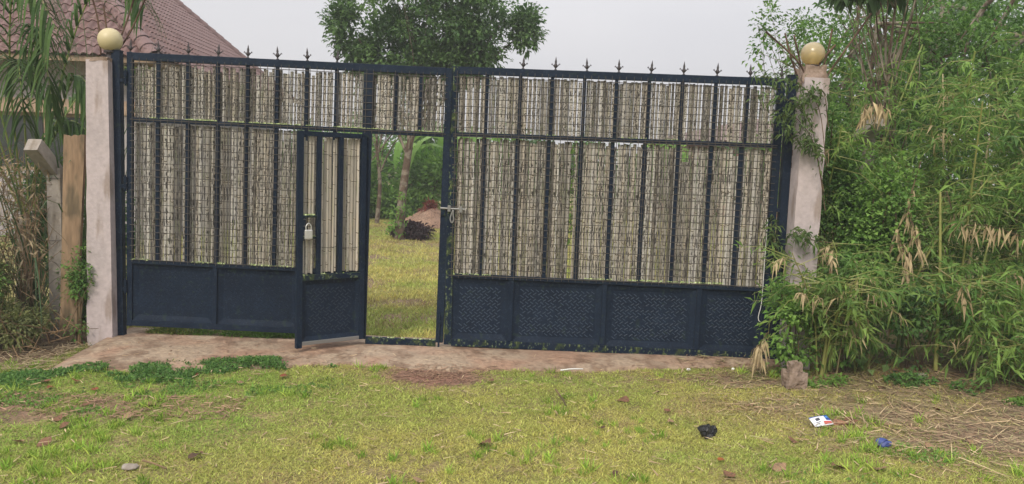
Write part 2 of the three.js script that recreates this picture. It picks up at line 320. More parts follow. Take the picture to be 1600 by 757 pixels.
// ------------------------------------------------------------------ gate
const stripGeos = [];
for (let k = 0; k < BCOL * 2; k++) { // split bamboo: convex strip one metre long and one wide, 24 faces
  const pos = [], uv = [], idx = [], N = 4, H = 3;
  for (let j = 0; j <= H; j++) for (let i = 0; i <= N; i++) {
    const s = i / N, y = j / H, wob = 0.10 * (vnoise(j * 0.9, k, 160) - 0.5);
    const edge = j === 0 || j === H ? 0.006 * (hash(i, j, k) - 0.5) : 0;
    pos.push((s - 0.5) + wob, y + edge, 0.42 * Math.sin(s * Math.PI)); uv.push(((k % BCOL) + 0.06 + 0.88 * s) / BCOL, y + (k >= BCOL ? 0.47 : 0));
  }
  for (let j = 0; j < H; j++) for (let i = 0; i < N; i++) { const a = j * (N + 1) + i; idx.push(a, a + 1, a + N + 1, a + 1, a + N + 2, a + N + 1); }
  const g = new THREE.BufferGeometry(); g.setAttribute('position', new THREE.Float32BufferAttribute(pos, 3)); g.setAttribute('uv', new THREE.Float32BufferAttribute(uv, 2)); g.setIndex(idx); g.computeVertexNormals(); stripGeos.push(g);
}
function strips(parent, x0, x1, y0, y1, z, seed, o = {}) {
  const R = rng(seed); let x = x0;
  while (x < x1 - 0.012) {
    const w = Math.min(x1 - x + 0.004, lerp(0.019, 0.031, R()));
    const gap = R() < (o.gap ?? 0.3) ? lerp(0.0015, o.gapMax ?? 0.006, R()) : 0.0005;
    let top = y1 - (R() < (o.ragged ?? 0.3) ? R() * (o.rag ?? 0.03) : R() * 0.006), bot = y0 + R() * 0.012;
    const spec = (o.holes || []).find(h => x + w / 2 > h[0] && x + w / 2 < h[1]);
    if (spec) { if (spec[2] === 'none') { x += w + gap; continue; } top = Math.min(top, spec[2]); if (spec[3]) bot = Math.max(bot, spec[3]); }
    const m = part('bamboo_strip', stripGeos[Math.floor(R() * stripGeos.length)], o.mat || [M.bambooGrey, M.bamboo, M.bambooWarm][Math.floor(R() * 3)], parent);
    m.position.set(x + w / 2, bot, z + (R() - 0.5) * 0.014); m.scale.set(w, top - bot, w * (0.8 + 0.5 * R())); m.rotation.z = (R() - 0.5) * 0.008;
    x += w + gap;
  }
}
function wireMesh(rects, z, seed, pitch = 0.0585) {
  const R = rng(seed), list = [];
  const bow = (x, y) => z + 0.006 * (fbm(x * 1.3 + 8, y * 1.3 + 8, seed, 2) - 0.5);
  for (const [x0, x1, y0, y1] of rects) {
    for (let y = y0 + 0.02; y < y1; y += pitch * (0.97 + 0.06 * R())) { const t = (R() - 0.5) * 0.004, pts = []; for (let i = 0; i <= 12; i++) { const x = lerp(x0, x1, i / 12); pts.push(V(x, y + t * i / 12 + 0.0025 * (vnoise(x * 6, y * 40, seed) - 0.5), bow(x, y))); } list.push(tube(pts, 0.003, 0.003, 4, false)); }
    for (let x = x0 + 0.02; x < x1; x += pitch * (0.97 + 0.06 * R())) { const t = (R() - 0.5) * 0.006, pts = []; for (let i = 0; i <= 8; i++) { const y = lerp(y0, y1, i / 8); pts.push(V(x + t * i / 8 + 0.0025 * (vnoise(x * 40, y * 6, seed) - 0.5), y, bow(x, y) + 0.0048)); } list.push(tube(pts, 0.0024, 0.0024, 4, false)); }
  }
  return merged(list);
}
const finialGeo = (() => {
  const pf = [[0.012, 0], [0.012, 0.006], [0.006, 0.010], [0.006, 0.018], [0.014, 0.026], [0.0165, 0.036], [0.013, 0.046], [0.0075, 0.056], [0.0095, 0.066], [0.0055, 0.085], [0.0008, 0.108]].map(p => new THREE.Vector2(...p));
  const l = [new THREE.LatheGeometry(pf, 10)];
  for (const s of [-1, 1]) l.push(tube(curve([V(s * 0.010, 0.030, 0), V(s * 0.022, 0.040, 0), V(s * 0.029, 0.052, 0), V(s * 0.034, 0.048, 0), V(s * 0.033, 0.041, 0)], 10), 0.0042, 0.002, 5));
  return merged(l);
})();
function panelBorder(x0, x1, y0, y1, w, zf, zb) { // sloped inner lips from the frame down to the plate
  const pos = [], q = (a, b, c, d) => pos.push(...a, ...b, ...c, ...a, ...c, ...d);
  const o = [[x0, y0, zf], [x1, y0, zf], [x1, y1, zf], [x0, y1, zf]], i = [[x0 + w, y0 + w, zb], [x1 - w, y0 + w, zb], [x1 - w, y1 - w, zb], [x0 + w, y1 - w, zb]];
  for (let k = 0; k < 4; k++) q(o[k], o[(k + 1) % 4], i[(k + 1) % 4], i[k]);
  const g = new THREE.BufferGeometry(); g.setAttribute('position', new THREE.Float32BufferAttribute(pos, 3)); g.computeVertexNormals(); return boxUV(g);
}
function lugs(x0, x1, y0, y1, z, seed) { // raised checker-plate ribs
  const R = rng(seed), list = [], P = 0.042; let row = 0;
  for (let y = y0 + 0.02; y < y1 - 0.012; y += P * 0.62, row++) for (let x = x0 + 0.02 + (row % 2) * P / 2; x < x1 - 0.015; x += P) {
    if (R() < 0.1) continue; const g = new THREE.CylinderGeometry(0.0034, 0.0034, 0.03, 5, 1); g.scale(1, 0.85 + 0.3 * R(), 0.55 + 0.25 * R()); g.rotateZ(((row % 2) ? -1 : 1) * 0.95 + (R() - 0.5) * 0.1); g.translate(x, y, z); list.push(g);
  }
  return merged(list);
}
const mossTones = [[0.20, 0.27, 0.08], [0.42, 0.48, 0.26]];
function moss(list, seed, tones = mossTones, size = 0.008) { // small cushions; list: [x0, x1, y, z, depth, number]
  const R = rng(seed), L = new Leaves();
  for (const [x0, x1, y, z, dz, n] of list) for (let i = 0; i < n; i++) {
    const x = lerp(x0, x1, R()); if (fbm(x * 7 + 3, y * 9 + 3, seed, 3) < 0.44) continue;
    const r = size * (0.4 + R()), c = V(x, y, z + (R() - 0.5) * dz), col = tint(R, tones[0], tones[1], 0.35), top = c.clone().add(V((R() - 0.5) * r, r * (0.5 + R()), (R() - 0.5) * r));
    const ring = []; for (let k = 0; k < 6; k++) { const a = k / 6 * 6.283 + R() * 0.5; ring.push(c.clone().add(V(Math.cos(a) * r * (0.7 + 0.6 * R()), -r * 0.3 * R(), Math.sin(a) * r * (0.7 + 0.6 * R())))); }
    for (let k = 0; k < 6; k++) L.tri(ring[k], top, ring[(k + 1) % 6], col);
  }
  return L.geo();
}
function plate(leaf, x0, x1, y0, y1, seed, bord = 0.045, ribs = M.lug) {
  const p = part('tread_plate', box(x0, x1, y0, y1, -0.016, -0.010, 0), M.paint, leaf);
  part('panel_border', panelBorder(x0, x1, y0, y1, bord, 0.004, -0.0095), M.paint, p);
  stuff('raised_ribs', lugs(x0 + bord, x1 - bord, y0 + bord, y1 - bord, -0.0092, seed), ribs, p);
  return p;
}
function hinge(leaf, x, y) { part('hinge', merged([new THREE.CylinderGeometry(0.014, 0.014, 0.05, 10).translate(x, y - 0.027, 0.03), new THREE.CylinderGeometry(0.014, 0.014, 0.05, 10).translate(x, y + 0.027, 0.03), new THREE.CylinderGeometry(0.007, 0.007, 0.13, 8).translate(x, y, 0.03)]), M.paint, leaf); }

const T = 0.02;                                                  // half thickness of the steel tubes
{ // left leaf, with the wicket opening; origin at its hinge side
  const leaf = thing('gate_leaf', 'dark blue steel gate leaf with the doorway cut into it, backed with bamboo strips', 'gate', [-2.64, 0, 0], 0, null);
  delete leaf.userData.group; leaf.rotation.z = -0.012;
  const X = x => x + 2.64;
  part('stile', box(0, 0.045, 0.115, 2.355, -T, T), M.paint, leaf);
  part('stile', box(X(-0.068), X(-0.006), 0.10, 2.352, -T, T), M.paint, leaf);
  part('top_rail', box(0.045, X(-0.068), 2.293, 2.353, -T, T), M.paint, leaf);
  part('middle_rail', box(0.045, X(-0.7275), 1.802, 1.836, -T, T), M.paint, leaf);
  part('middle_rail', box(X(-0.6525), X(-0.068), 1.798, 1.834, -T, T), M.paint, leaf);
  part('lower_rail', box(0.045, X(-0.7275), 0.640, 0.672, -T, T), M.paint, leaf);
  part('bottom_rail', box(0.045, X(-0.7275), 0.118, 0.166, -T, T), M.paint, leaf);
  part('hinge_post', box(X(-0.7275), X(-0.6525), 0.10, 2.293, -T, T), M.paint, leaf);
  part('doorway_threshold', box(X(-0.6525), X(-0.068), 0.052, 0.118, -T, T), M.algae, leaf);
  const bx = [-2.39, -2.15, -1.91, -1.67, -1.43, -1.19, -0.95];
  for (const x of [...bx, -0.47, -0.265]) part('bar', box(X(x) - 0.015, X(x) + 0.015, 1.836, 2.293, -0.012, 0.012), M.paint, leaf);
  for (const [i, x] of bx.entries()) part('bar', box(X(x) - 0.015 + 0.004 * (i % 3 - 1), X(x) + 0.015 + 0.004 * (i % 3 - 1), 0.672, 1.802, -0.012, 0.012), M.paint, leaf);
  for (const x of [X(-2.62), X(-2.39), X(-2.15), X(-1.91), X(-1.67), X(-1.43), X(-1.19), X(-0.95)]) { const m = part('finial', finialGeo, M.iron, leaf); m.position.set(x, 2.352, 0); m.rotation.set((hash(x * 100 | 0, 1, 5) - 0.5) * 0.06, (hash(x * 100 | 0, 2, 5) - 0.5) * 0.7, (hash(x * 100 | 0, 3, 5) - 0.5) * 0.12); }
  for (const x of [-1.91, -1.215]) part('panel_divider', box(X(x) - 0.018, X(x) + 0.018, 0.166, 0.640, -T, T), M.paint, leaf);
  plate(leaf, 0.045, X(-1.928), 0.166, 0.640, 201, 0.045, M.paint); plate(leaf, X(-1.892), X(-1.233), 0.166, 0.640, 202, 0.045, M.paint); plate(leaf, X(-1.197), X(-0.7275), 0.166, 0.640, 203, 0.045, M.paint);
  stuff('wire_mesh', wireMesh([[0.03, X(-0.05), 1.80, 2.31], [0.03, X(-0.71), 0.655, 1.81]], 0.0235, 210, 0.057), M.wire, leaf);
  strips(leaf, 0.045, X(-0.7), 1.83, 2.275, -0.026, 220, { gap: 0.6, gapMax: 0.0105, ragged: 0.5, rag: 0.05 });
  strips(leaf, X(-0.655), X(-0.07), 1.80, 2.275, -0.026, 221, { gap: 0.55, gapMax: 0.010, ragged: 0.3 });
  strips(leaf, 0.045, X(-0.73), 0.655, 1.795, -0.026, 222, { gap: 0.3, ragged: 0.25, rag: 0.02 });
  stuff('moss', moss([[0.05, X(-0.73), 0.674, 0.008, 0.03, 900], [0.05, X(-0.07), 1.838, 0.008, 0.03, 700], [X(-0.65), X(-0.07), 0.119, 0, 0.03, 60]], 230), M.dull, leaf);
  hinge(leaf, -0.004, 2.15); hinge(leaf, -0.004, 0.45); hinge(leaf, -0.004, 1.3);
  part('drop_bolt', merged([tube([V(X(-0.04), 0.03, 0.03), V(X(-0.04), 0.34, 0.03)], 0.008), box(X(-0.055), X(-0.025), 0.26, 0.29, T, 0.042)]), M.paint, leaf);
}
{ // right leaf
  const leaf = thing('gate_leaf', 'unbroken dark blue steel gate leaf with slide bolt and bamboo backing, beside the bamboo hedge', 'gate', [2.694, 0, 0]);
  const X = x => x - 2.694;
  part('stile', box(X(0.001), X(0.064), 0.055, 2.336, -T, T), M.algae, leaf);
  part('stile', box(X(2.632), 0, 0.03, 2.334, -T, T), M.paint, leaf);
  part('top_rail', box(X(0.064), X(2.632), 2.276, 2.335, -T, T), M.paint, leaf);
  part('middle_rail', box(X(0.064), X(2.632), 1.777, 1.812, -T, T), M.paint, leaf);
  const lr = part('lower_rail', box(0, 2.568, -0.016, 0.016, -T, T), M.paint, leaf); lr.position.set(X(0.064), 0.638, 0); lr.rotation.z = -0.0105;
  const br = part('bottom_rail', box(0, 2.568, -0.03, 0.03, -T, T), M.algae, leaf); br.position.set(X(0.064), 0.075, 0); br.rotation.z = -0.0095;
  const bx = [0.292, 0.562, 0.82, 1.079, 1.338, 1.601, 1.87, 2.139, 2.397];
  for (const x of bx) part('bar', box(X(x) - 0.014, X(x) + 0.014, 1.812, 2.276, -0.012, 0.012), M.paint, leaf);
  for (const [i, x] of bx.entries()) { const m = part('bar', box(-0.015 - (i === 8 ? 0.014 : 0), 0.015, 0.640, 1.777, -0.012, 0.012), M.paint, leaf); m.position.x = X(x - 0.006); m.rotation.z = 0.001 * (i % 3); }
  for (const x of [0.578, 0.84, 1.094, 1.351, 1.611, 1.874, 2.143, 2.412, 2.664]) { const m = part('finial', finialGeo, M.iron, leaf); m.position.set(X(x), 2.334, 0); m.rotation.set((hash(x * 100 | 0, 1, 6) - 0.5) * 0.06, (hash(x * 100 | 0, 2, 6) - 0.5) * 0.7, (hash(x * 100 | 0, 3, 6) - 0.5) * 0.12); }
  const dv = [0.549, 1.321, 2.104], low = x => 0.105 - 0.0095 * (x - 0.064), up = x => 0.622 - 0.0105 * (x - 0.064);
  for (const x of dv) part('panel_divider', box(X(x) - 0.02, X(x) + 0.02, low(x) + 0.002, up(x) - 0.002, -T, T), M.paint, leaf);
  const ed = [0.064, ...dv.flatMap(x => [x - 0.02, x + 0.02]), 2.632];
  for (let i = 0; i < 4; i++) plate(leaf, X(ed[i * 2]), X(ed[i * 2 + 1]), low(ed[i * 2]) - 0.004, up(ed[i * 2 + 1]) + 0.004, 240 + i, 0.05);
  stuff('wire_mesh', wireMesh([[X(0.03), X(2.66), 1.775, 2.30], [X(0.03), X(2.66), 0.62, 1.79]], 0.0235, 250, 0.057), M.wire, leaf);
  strips(leaf, X(0.066), X(2.63), 1.80, 2.27, -0.026, 260, { gap: 0.55, gapMax: 0.0095, ragged: 0.4, rag: 0.03 });
  strips(leaf, X(0.066), X(2.63), 0.62, 1.77, -0.026, 261, { gap: 0.22, ragged: 0.4, rag: 0.035, holes: [[X(1.0), X(1.035), 'none'], [X(1.905), X(1.965), 1.64], [X(2.33), X(2.37), 1.70]] });
  stuff('moss', moss([[X(0.07), X(2.6), 0.650, 0.008, 0.03, 620], [X(0.07), X(2.6), 1.8135, 0.004, 0.03, 160], [X(0.0), X(0.064), 0.9, 0.018, 0.006, 60]], 270), M.dull, leaf);
  { // creeper caught between the strips
    const R = rng(277), L = new Leaves(); for (let i = 0; i < 60; i++) { const p = V(X(1.018) + (R() - 0.5) * 0.03, lerp(0.95, 1.77, R()), -0.03 - R() * 0.02); L.leaf(p, rdir(R, -0.3), V(0, 0, 1), 0.04 + 0.03 * R(), 0.025, tint(R, [0.08, 0.17, 0.03], [0.17, 0.28, 0.05])); }
    part('creeper_leaves', L.geo(), M.leaf, leaf);
  }
  hinge(leaf, 0.006, 2.1); hinge(leaf, 0.006, 0.5);
  const b = part('slide_bolt', merged([tube([V(X(-0.055), 1.192, 0.036), V(X(0.145), 1.186, 0.036)], 0.0085, 0.0085, 8), box(X(0.005), X(0.03), 1.165, 1.215, T, 0.05), box(X(0.10), X(0.125), 1.16, 1.21, T, 0.05)]), M.galv, leaf);
  part('keeper', box(X(-0.05), X(-0.012), 1.13, 1.2, T, 0.034), M.algae, b);
  part('hasp_loop', tube(curve([V(X(0.05), 1.18, 0.045), V(X(0.036), 1.14, 0.047), V(X(0.03), 1.10, 0.049), V(X(0.044), 1.075, 0.05), V(X(0.058), 1.10, 0.049), V(X(0.052), 1.14, 0.047), V(X(0.052), 1.18, 0.045)], 22), 0.0062, 0.0062, 6), M.galv, b);
  part('hanging_wire', tube(curve([V(X(2.62), 1.2, 0.03), V(X(2.618), 0.8, 0.032), V(X(2.615), 0.5, 0.034), V(X(2.60), 0.36, 0.036), V(X(2.64), 0.34, 0.05)], 16), 0.0032, 0.0032, 5), M.white, leaf);
}
{ // wicket door, swung out on its hinges; local x runs from the hinge to the free edge
  const d = thing('wicket_door', 'narrow dark blue door swung open outwards, bamboo strips above a steel panel', 'door', [-0.668, 0, 0.032], 37 * Math.PI / 180);
  const W = 0.585, yb = 0.085, yt = 1.768;
  part('stile', box(-W + 0.004, -W + 0.05, yb - 0.02, yt, -T, T), M.paint, d); part('stile', box(-0.045, -0.004, yb, yt, -T, T), M.paint, d);
  part('top_rail', box(-W + 0.05, -0.045, yt - 0.04, yt - 0.002, -T, T), M.paint, d);
  part('bottom_rail', box(-W + 0.05, -0.045, yb, yb + 0.03, -T, T), M.galv, d);
  part('lower_rail', box(-W + 0.05, -0.045, 0.60, 0.645, -T, T), M.algae, d);
  for (const x of [-0.405, -0.222]) part('bar', box(x - 0.018, x + 0.018, 0.645, yt - 0.04, -0.012, T), M.paint, d);
  part('latch_rail', box(-W + 0.05, -0.423, 1.098, 1.116, -T, T), M.algae, d); part('latch_rail', box(-W + 0.05, -0.423, 0.93, 0.948, -T, T), M.algae, d);
  const p = part('steel_panel', box(-W + 0.05, -0.045, yb + 0.03, 0.60, -0.012, -0.004, 0), M.paint, d);
  part('panel_border', panelBorder(-W + 0.05, -0.045, yb + 0.03, 0.60, 0.035, 0.010, -0.003), M.paint, p);
  stuff('raised_ribs', lugs(-W + 0.1, -0.095, yb + 0.08, 0.55, -0.0045, 281), mat({ map: tPaint, roughness: 0.6 }), p);
  strips(d, -W + 0.052, -0.425, 1.116, yt - 0.048, -0.022, 290, { mat: M.bambooClean, gap: 0.3 });
  strips(d, -W + 0.052, -0.425, 0.648, 0.928, -0.022, 291, { mat: M.bambooClean, gap: 0.2 });
  strips(d, -0.385, -0.242, 0.648, yt - 0.045, -0.022, 292, { mat: M.bambooClean, gap: 0.2 });
  strips(d, -0.202, -0.047, 0.648, yt - 0.045, -0.022, 293, { mat: M.bambooClean, gap: 0.2 });
  for (const [x0, x1, y] of [[-0.56, -0.425, 1.60], [-0.385, -0.242, 1.595], [-0.202, -0.047, 1.59], [-0.56, -0.425, 1.22], [-0.385, -0.242, 0.86], [-0.202, -0.047, 0.85]]) part('tie_wire', tube([V(x0, y, -0.009), V((x0 + x1) / 2, y - 0.006, -0.007), V(x1, y, -0.009)], 0.002, 0.002, 4), M.wire, d);
  for (const y of [0.4, 1.45]) part('hinge', new THREE.CylinderGeometry(0.013, 0.013, 0.09, 10).translate(-0.002, y, -0.012), M.paint, d);
  stuff('moss', moss([[-0.56, -0.43, 1.117, 0, 0.03, 30], [-0.56, -0.43, 0.949, 0, 0.03, 40], [-0.56, -0.05, 0.646, 0.003, 0.03, 50]], 295), M.dull, d);
  d.updateMatrixWorld(true);
  // the padlock hangs from the latch at the door's free edge
  const k = thing('padlock', 'silver padlock hanging at the free edge of the open door', 'padlock', d.localToWorld(V(-W + 0.085, 0.93, 0.04)).toArray(), 37 * Math.PI / 180);
  part('lock_body', new RoundedBoxGeometry(0.062, 0.075, 0.026, 3, 0.008).translate(0, 0.038, 0), M.silver, k);
  part('shackle', tube(curve([V(-0.02, 0.07, 0), V(-0.02, 0.105, 0), V(0, 0.125, 0), V(0.02, 0.105, 0), V(0.02, 0.07, 0)], 14), 0.0045, 0.0045, 7), M.silver, k);
}
// steel jamb posts, welded to the pillars
for (const [x0, x1, lab] of [[-2.732, -2.662, 'dark blue steel jamb post against the pillar next to the leaning plank'], [2.715, 2.782, 'dark blue steel jamb post against the pillar next to the bamboo hedge']]) {
  const j = thing('gate_jamb', lab, 'gate post', [(x0 + x1) / 2, 0, 0]); const w = (x1 - x0) / 2;
  part('post', box(-w, w, 0.0, 2.36, -0.035, 0.03, 0.004), M.paint, j); part('cap', box(-w - 0.002, w + 0.002, 2.36, 2.366, -0.037, 0.032, 0), M.paint, j);
  const s = x0 < 0 ? 1 : -1; for (const y of [2.15, 1.3, 0.45]) part('hinge_knuckle', box(s > 0 ? w : -w - 0.022, s > 0 ? w + 0.022 : -w, y - 0.04, y - 0.01, 0.0, 0.03), M.paint, j);
  for (const y of [2.12, 1.72, 1.62, 0.98, 0.62]) part('weld_lug', box(s > 0 ? -w - 0.012 : w, s > 0 ? -w : w + 0.012, y, y + 0.045, -0.02, 0.036), M.rust, j);
}

// ------------------------------------------------------------------ pillars with lamps
function pillarGeo(w0, w1, d, h, seed) {
  const g = new THREE.BoxGeometry(1, 1, 1, 6, 30, 6), p = g.attributes.position;
  for (let i = 0; i < p.count; i++) { const y = p.getY(i) + 0.5, w = lerp(w0, w1, y); p.setXYZ(i, p.getX(i) * w, y * h - 0.15 * (1 - y), p.getZ(i) * d * lerp(w0, w1, y) / w0); }
  boxUV(g); const nrm = g.attributes.normal;
  for (let i = 0; i < p.count; i++) { const x = p.getX(i), y = p.getY(i), z = p.getZ(i), e = Math.pow(Math.abs(x) / (w0 / 2) * Math.abs(z) / (d / 2), 8); const k = 0.004 * (fbm(x * 9 + 4, y * 6 + z * 9, seed, 3) - 0.5) - e * 0.014 * sstep(0.52, 0.72, fbm(3, y * 9 + seed, seed + 3, 3)); p.setXYZ(i, x + Math.sign(x) * k, y, z + Math.sign(z) * k); }
  g.computeVertexNormals(); return g;
}
function lamp(x, y, z, label, clear) {
  const l = thing('globe_lamp', label, 'lamp', [x, y, z]);
  part('lamp_base', new THREE.LatheGeometry([[0.0, 0], [0.045, 0], [0.045, 0.012], [0.032, 0.02], [0.032, 0.055], [0.05, 0.058], [0.05, 0.075], [0, 0.075]].map(p => new THREE.Vector2(...p)), 20), M.iron, l);
  const s = part('globe', new THREE.SphereGeometry(0.094, 36, 24).translate(0, 0.16, 0), clear ? M.globe : M.milk, l);
  if (clear) part('bulb', merged([new THREE.SphereGeometry(0.028, 14, 10).translate(0, 0.15, 0), new THREE.CylinderGeometry(0.016, 0.02, 0.06, 12).translate(0, 0.1, 0)]), M.white, l);
  return l;
}
function rods(parent, list) { for (const [a, b, c] of list) { const pts = curve(c ? [a, b, c] : [a, a.clone().lerp(b, 0.5), b], 8); part('reinforcing_rod', tube(pts, 0.0078, 0.0075, 6), M.rust, parent); } }
{ // left pillar
  const cx = -2.812, p = thing('gate_pillar', 'pinkish grey plastered pillar beside the leaning plank and concrete fence post', 'pillar', [cx, -0.06, 0.0]);
  part('shaft', pillarGeo(0.215, 0.176, 0.24, 2.335, 300), M.plaster, p);
  const cap = new THREE.BoxGeometry(0.172, 0.03, 0.2, 8, 2, 8); rough(cap, 0.012, 14, 301); cap.translate(0, 2.34, 0); part('mortar_cap', boxUV(cap), M.mortar, p);
  const Q = (px, py) => { const v = atZ(px, py, 0.02); return v.sub(p.position); }, QB = (px, py) => { const v = atZ(px, py, -0.05); return v.sub(p.position); };
  rods(p, [[Q(157, 86), Q(152, 30), Q(141, -12)], [Q(171, 88), Q(166, 45), Q(161, 8)], [QB(178, 82), QB(195, 40), QB(210, -6)], [QB(181, 84), QB(203, 50), QB(229, -8)]]);
  lamp(-2.752, 2.285, 0.0, 'cloudy yellow globe lamp on the pillar below the tiled roof', false);
}
{ // right pillar, its top broken away
  const cx = 2.884, p = thing('gate_pillar', 'pinkish grey plastered pillar overgrown by creepers and bamboo, broken at the top', 'pillar', [cx, -0.03, 0.05]);
  part('shaft', pillarGeo(0.21, 0.196, 0.30, 2.36, 310), M.plaster, p);
  const cap = new THREE.BoxGeometry(0.19, 0.16, 0.26, 8, 6, 8); { const q = cap.attributes.position; for (let i = 0; i < q.count; i++) { const k = q.getY(i) > 0 ? 0.8 : 1; q.setX(i, q.getX(i) * k); q.setZ(i, q.getZ(i) * k); } } rough(cap, 0.035, 11, 311); cap.translate(-0.005, 2.37, -0.01); part('broken_mortar', boxUV(cap), M.mortar, p);
  const Q = (px, py) => { const v = atZ(px, py, 0.12); return v.sub(p.position); }, QB = (px, py) => { const v = atZ(px, py, -0.03); return v.sub(p.position); };
  rods(p, [[Q(1262, 128), Q(1250, 100), Q(1197, 49)], [QB(1247, 122), QB(1238, 95), QB(1227, 52)], [QB(1252, 105), QB(1247, 80), QB(1241, 55)], [Q(1276, 122), Q(1281, 100), Q(1306, 70)], [QB(1285, 110), QB(1293, 85), QB(1301, 45)], [Q(1293, 118), Q(1320, 80), Q(1362, 21)]]);
  lamp(2.872, 2.365, 0.08, 'clear amber globe lamp on the broken pillar beside the hedge', true);
}

// ------------------------------------------------------------------ house behind, on the left
const HOUSE = { eave: 3.08, A: V(-5.34, 3.08, -6.5), B: V(-5.78, 3.08, -16), C: V(-19.5, 3.08, -6.5), D: V(-19.5, 3.08, -16), R: V(-11.2, 8.1, -11.25), S: V(-13.7, 8.1, -11.25) };
{
  const { A, B, C, D, R, S } = HOUSE, TW = 0.155, TL = 0.21;
  const h = thing('tiled_house', 'house with a steep hipped roof of faded red tiles and a pale unfinished wall', 'house', [-12.4, 0, -11.2]);
  const O = h.position, rel = v => v.clone().sub(O);
  const tri = (...q) => { const g = new THREE.BufferGeometry(); g.setAttribute('position', new THREE.Float32BufferAttribute(q.flatMap(v => [v.x, v.y - 0.03, v.z]), 3)); g.computeVertexNormals(); return boxUV(g); };
  const a = rel(A), b = rel(B), c = rel(C), d = rel(D), r = rel(R), s = rel(S);
  const roof = part('roof', merged([tri(a, r, s), tri(a, s, c), tri(b, r, a), tri(d, s, r), tri(d, r, b), tri(c, s, d)]), M.tile, h);
  // one roll tile: x across, y out of the roof, z down the slope
  const tg = (() => {
    const pos = [], uv = [], idx = [], N = 8, prof = u => u < 0.68 ? 0.030 * Math.sin(u / 0.68 * Math.PI) : -0.010 * Math.sin((u - 0.68) / 0.32 * Math.PI);
    for (const [z, lift, th] of [[-0.03, 0, 0], [TL, 0.022, 0], [TL, 0.022, -0.016]]) for (let i = 0; i <= N; i++) { const u = i / N * 1.04; pos.push((u - 0.5) * TW, prof(Math.min(u, 1)) + lift + th, z); uv.push(u * TW * 2, z * 2); }
    for (let j = 0; j < 2; j++) for (let i = 0; i < N; i++) { const q = j * (N + 1) + i; idx.push(q, q + N + 1, q + 1, q + 1, q + N + 1, q + N + 2); }
    const g = new THREE.BufferGeometry(); g.setAttribute('position', new THREE.Float32BufferAttribute(pos, 3)); g.setAttribute('uv', new THREE.Float32BufferAttribute(uv, 2)); g.setIndex(idx); const f = g.toNonIndexed(); f.computeVertexNormals(); return f;
  })();
  const tgs = [0, 1, 2, 3].map(k => { const g = tg.clone(), u = g.attributes.uv; for (let i = 0; i < u.count; i++) u.setXY(i, u.getX(i) + k * 0.27, u.getY(i) + k * 0.39); return g; });
  const spots = [], tileMats = [0xffffff, 0xf2ebe8, 0xe2d9d6, 0xf6ece4].map(c => mat({ map: tTile, color: c, roughness: 0.65, side: THREE.DoubleSide }));
  function face(o, uDir, apexU, apexS, sDir, len, endU) {
    const n = uDir.clone().cross(sDir); if (n.y < 0) n.negate(); n.normalize();
    const m = new THREE.Matrix4().makeBasis(n.clone().cross(sDir.clone().negate()), n, sDir.clone().negate());
    for (let j = 0; j * TL < apexS; j++) for (let i = 0; i * TW < len; i++) {
      const q = j * TL - 0.03, u = i * TW, f = Math.max(0, q) / apexS; if (u < apexU * f - 0.05 || u > len - endU * f) continue;
      spots.push([o.clone().addScaledVector(uDir, u).addScaledVector(sDir, q + TL).addScaledVector(n, 0.005), m, i * 7 + j * 3]);
    }
  }
  const fs = V(0, 5.02, -4.75).normalize(); face(a, V(-1, 0, 0), 5.86, 6.91, fs, 14.16, 5.8);
  const ud = b.clone().sub(a).normalize(), mid = a.clone().lerp(b, 0.5), rs = r.clone().sub(mid); face(a, ud, 4.75, rs.length(), rs.normalize(), 9.5, 4.75);
  const seen = spots.map((q, i) => { const [x, y, z] = pix(q[0].clone().add(O)); return [i, x > -8 && x < 372 && y > -8 && y < 96 ? z : 1e9]; }).sort((p, q) => p[1] - q[1]);
  const rest = [];
  seen.forEach(([i, z], k) => {
    const [p, m, v] = spots[i], g = tgs[v % 4];
    if (k < 285 && z < 1e8) { const t = part('roof_tile', g, tileMats[Math.floor(hash(i, 7, 9) * 4)], roof); t.applyMatrix4(m.clone().setPosition(p)); }
    else rest.push(g.clone().applyMatrix4(m.clone().setPosition(p)));
  });
  stuff('further_tiles', merged(rest), M.tile, roof);
  // hip caps
  const cap = new THREE.CylinderGeometry(0.13, 0.15, 0.30, 10, 1, true, -Math.PI / 2, Math.PI);
  for (const [p, q] of [[a, r], [b, r]]) {
    const dir = q.clone().sub(p).normalize(), side = dir.clone().cross(V(0, 1, 0)).normalize(), up = side.clone().cross(dir).normalize();
    for (let t = 0.1; t < 8.8; t += 0.25) { const m = part('hip_cap', cap, M.hip, roof); m.applyMatrix4(new THREE.Matrix4().makeBasis(side, dir, up.clone()).setPosition(p.clone().addScaledVector(dir, t).addScaledVector(up, -0.02))); }
  }
  part('fascia_board', box(c.x, a.x - 0.02, 2.96, 3.07, a.z - 0.06, a.z - 0.02), M.wood, h);
  part('fascia_board', box(a.x - 0.10, a.x - 0.06, 2.96, 3.07, b.z, a.z - 0.06), M.wood, h);
  const wx = -5.95 - O.x, wz = -7.15 - O.z;
  const win = [[-8.6 - O.x, -6.5 - O.x, 1.15, 2.14]];
  // front wall in pieces round the window opening
  const [x0, x1, y0, y1] = win[0];
  part('wall', merged([box(c.x + 0.6, wx, 2.38, 3.02, wz - 0.2, wz, 0), box(c.x + 0.6, wx, -0.1, y0, wz - 0.2, wz, 0), box(c.x + 0.6, x0, y0, 2.14, wz - 0.2, wz, 0), box(x1, wx, y0, 2.14, wz - 0.2, wz, 0)]), M.wall, h);
  part('wall', box(wx - 0.2, wx, -0.1, 3.02, b.z + 0.6, wz - 0.2, 0), M.wall, h);
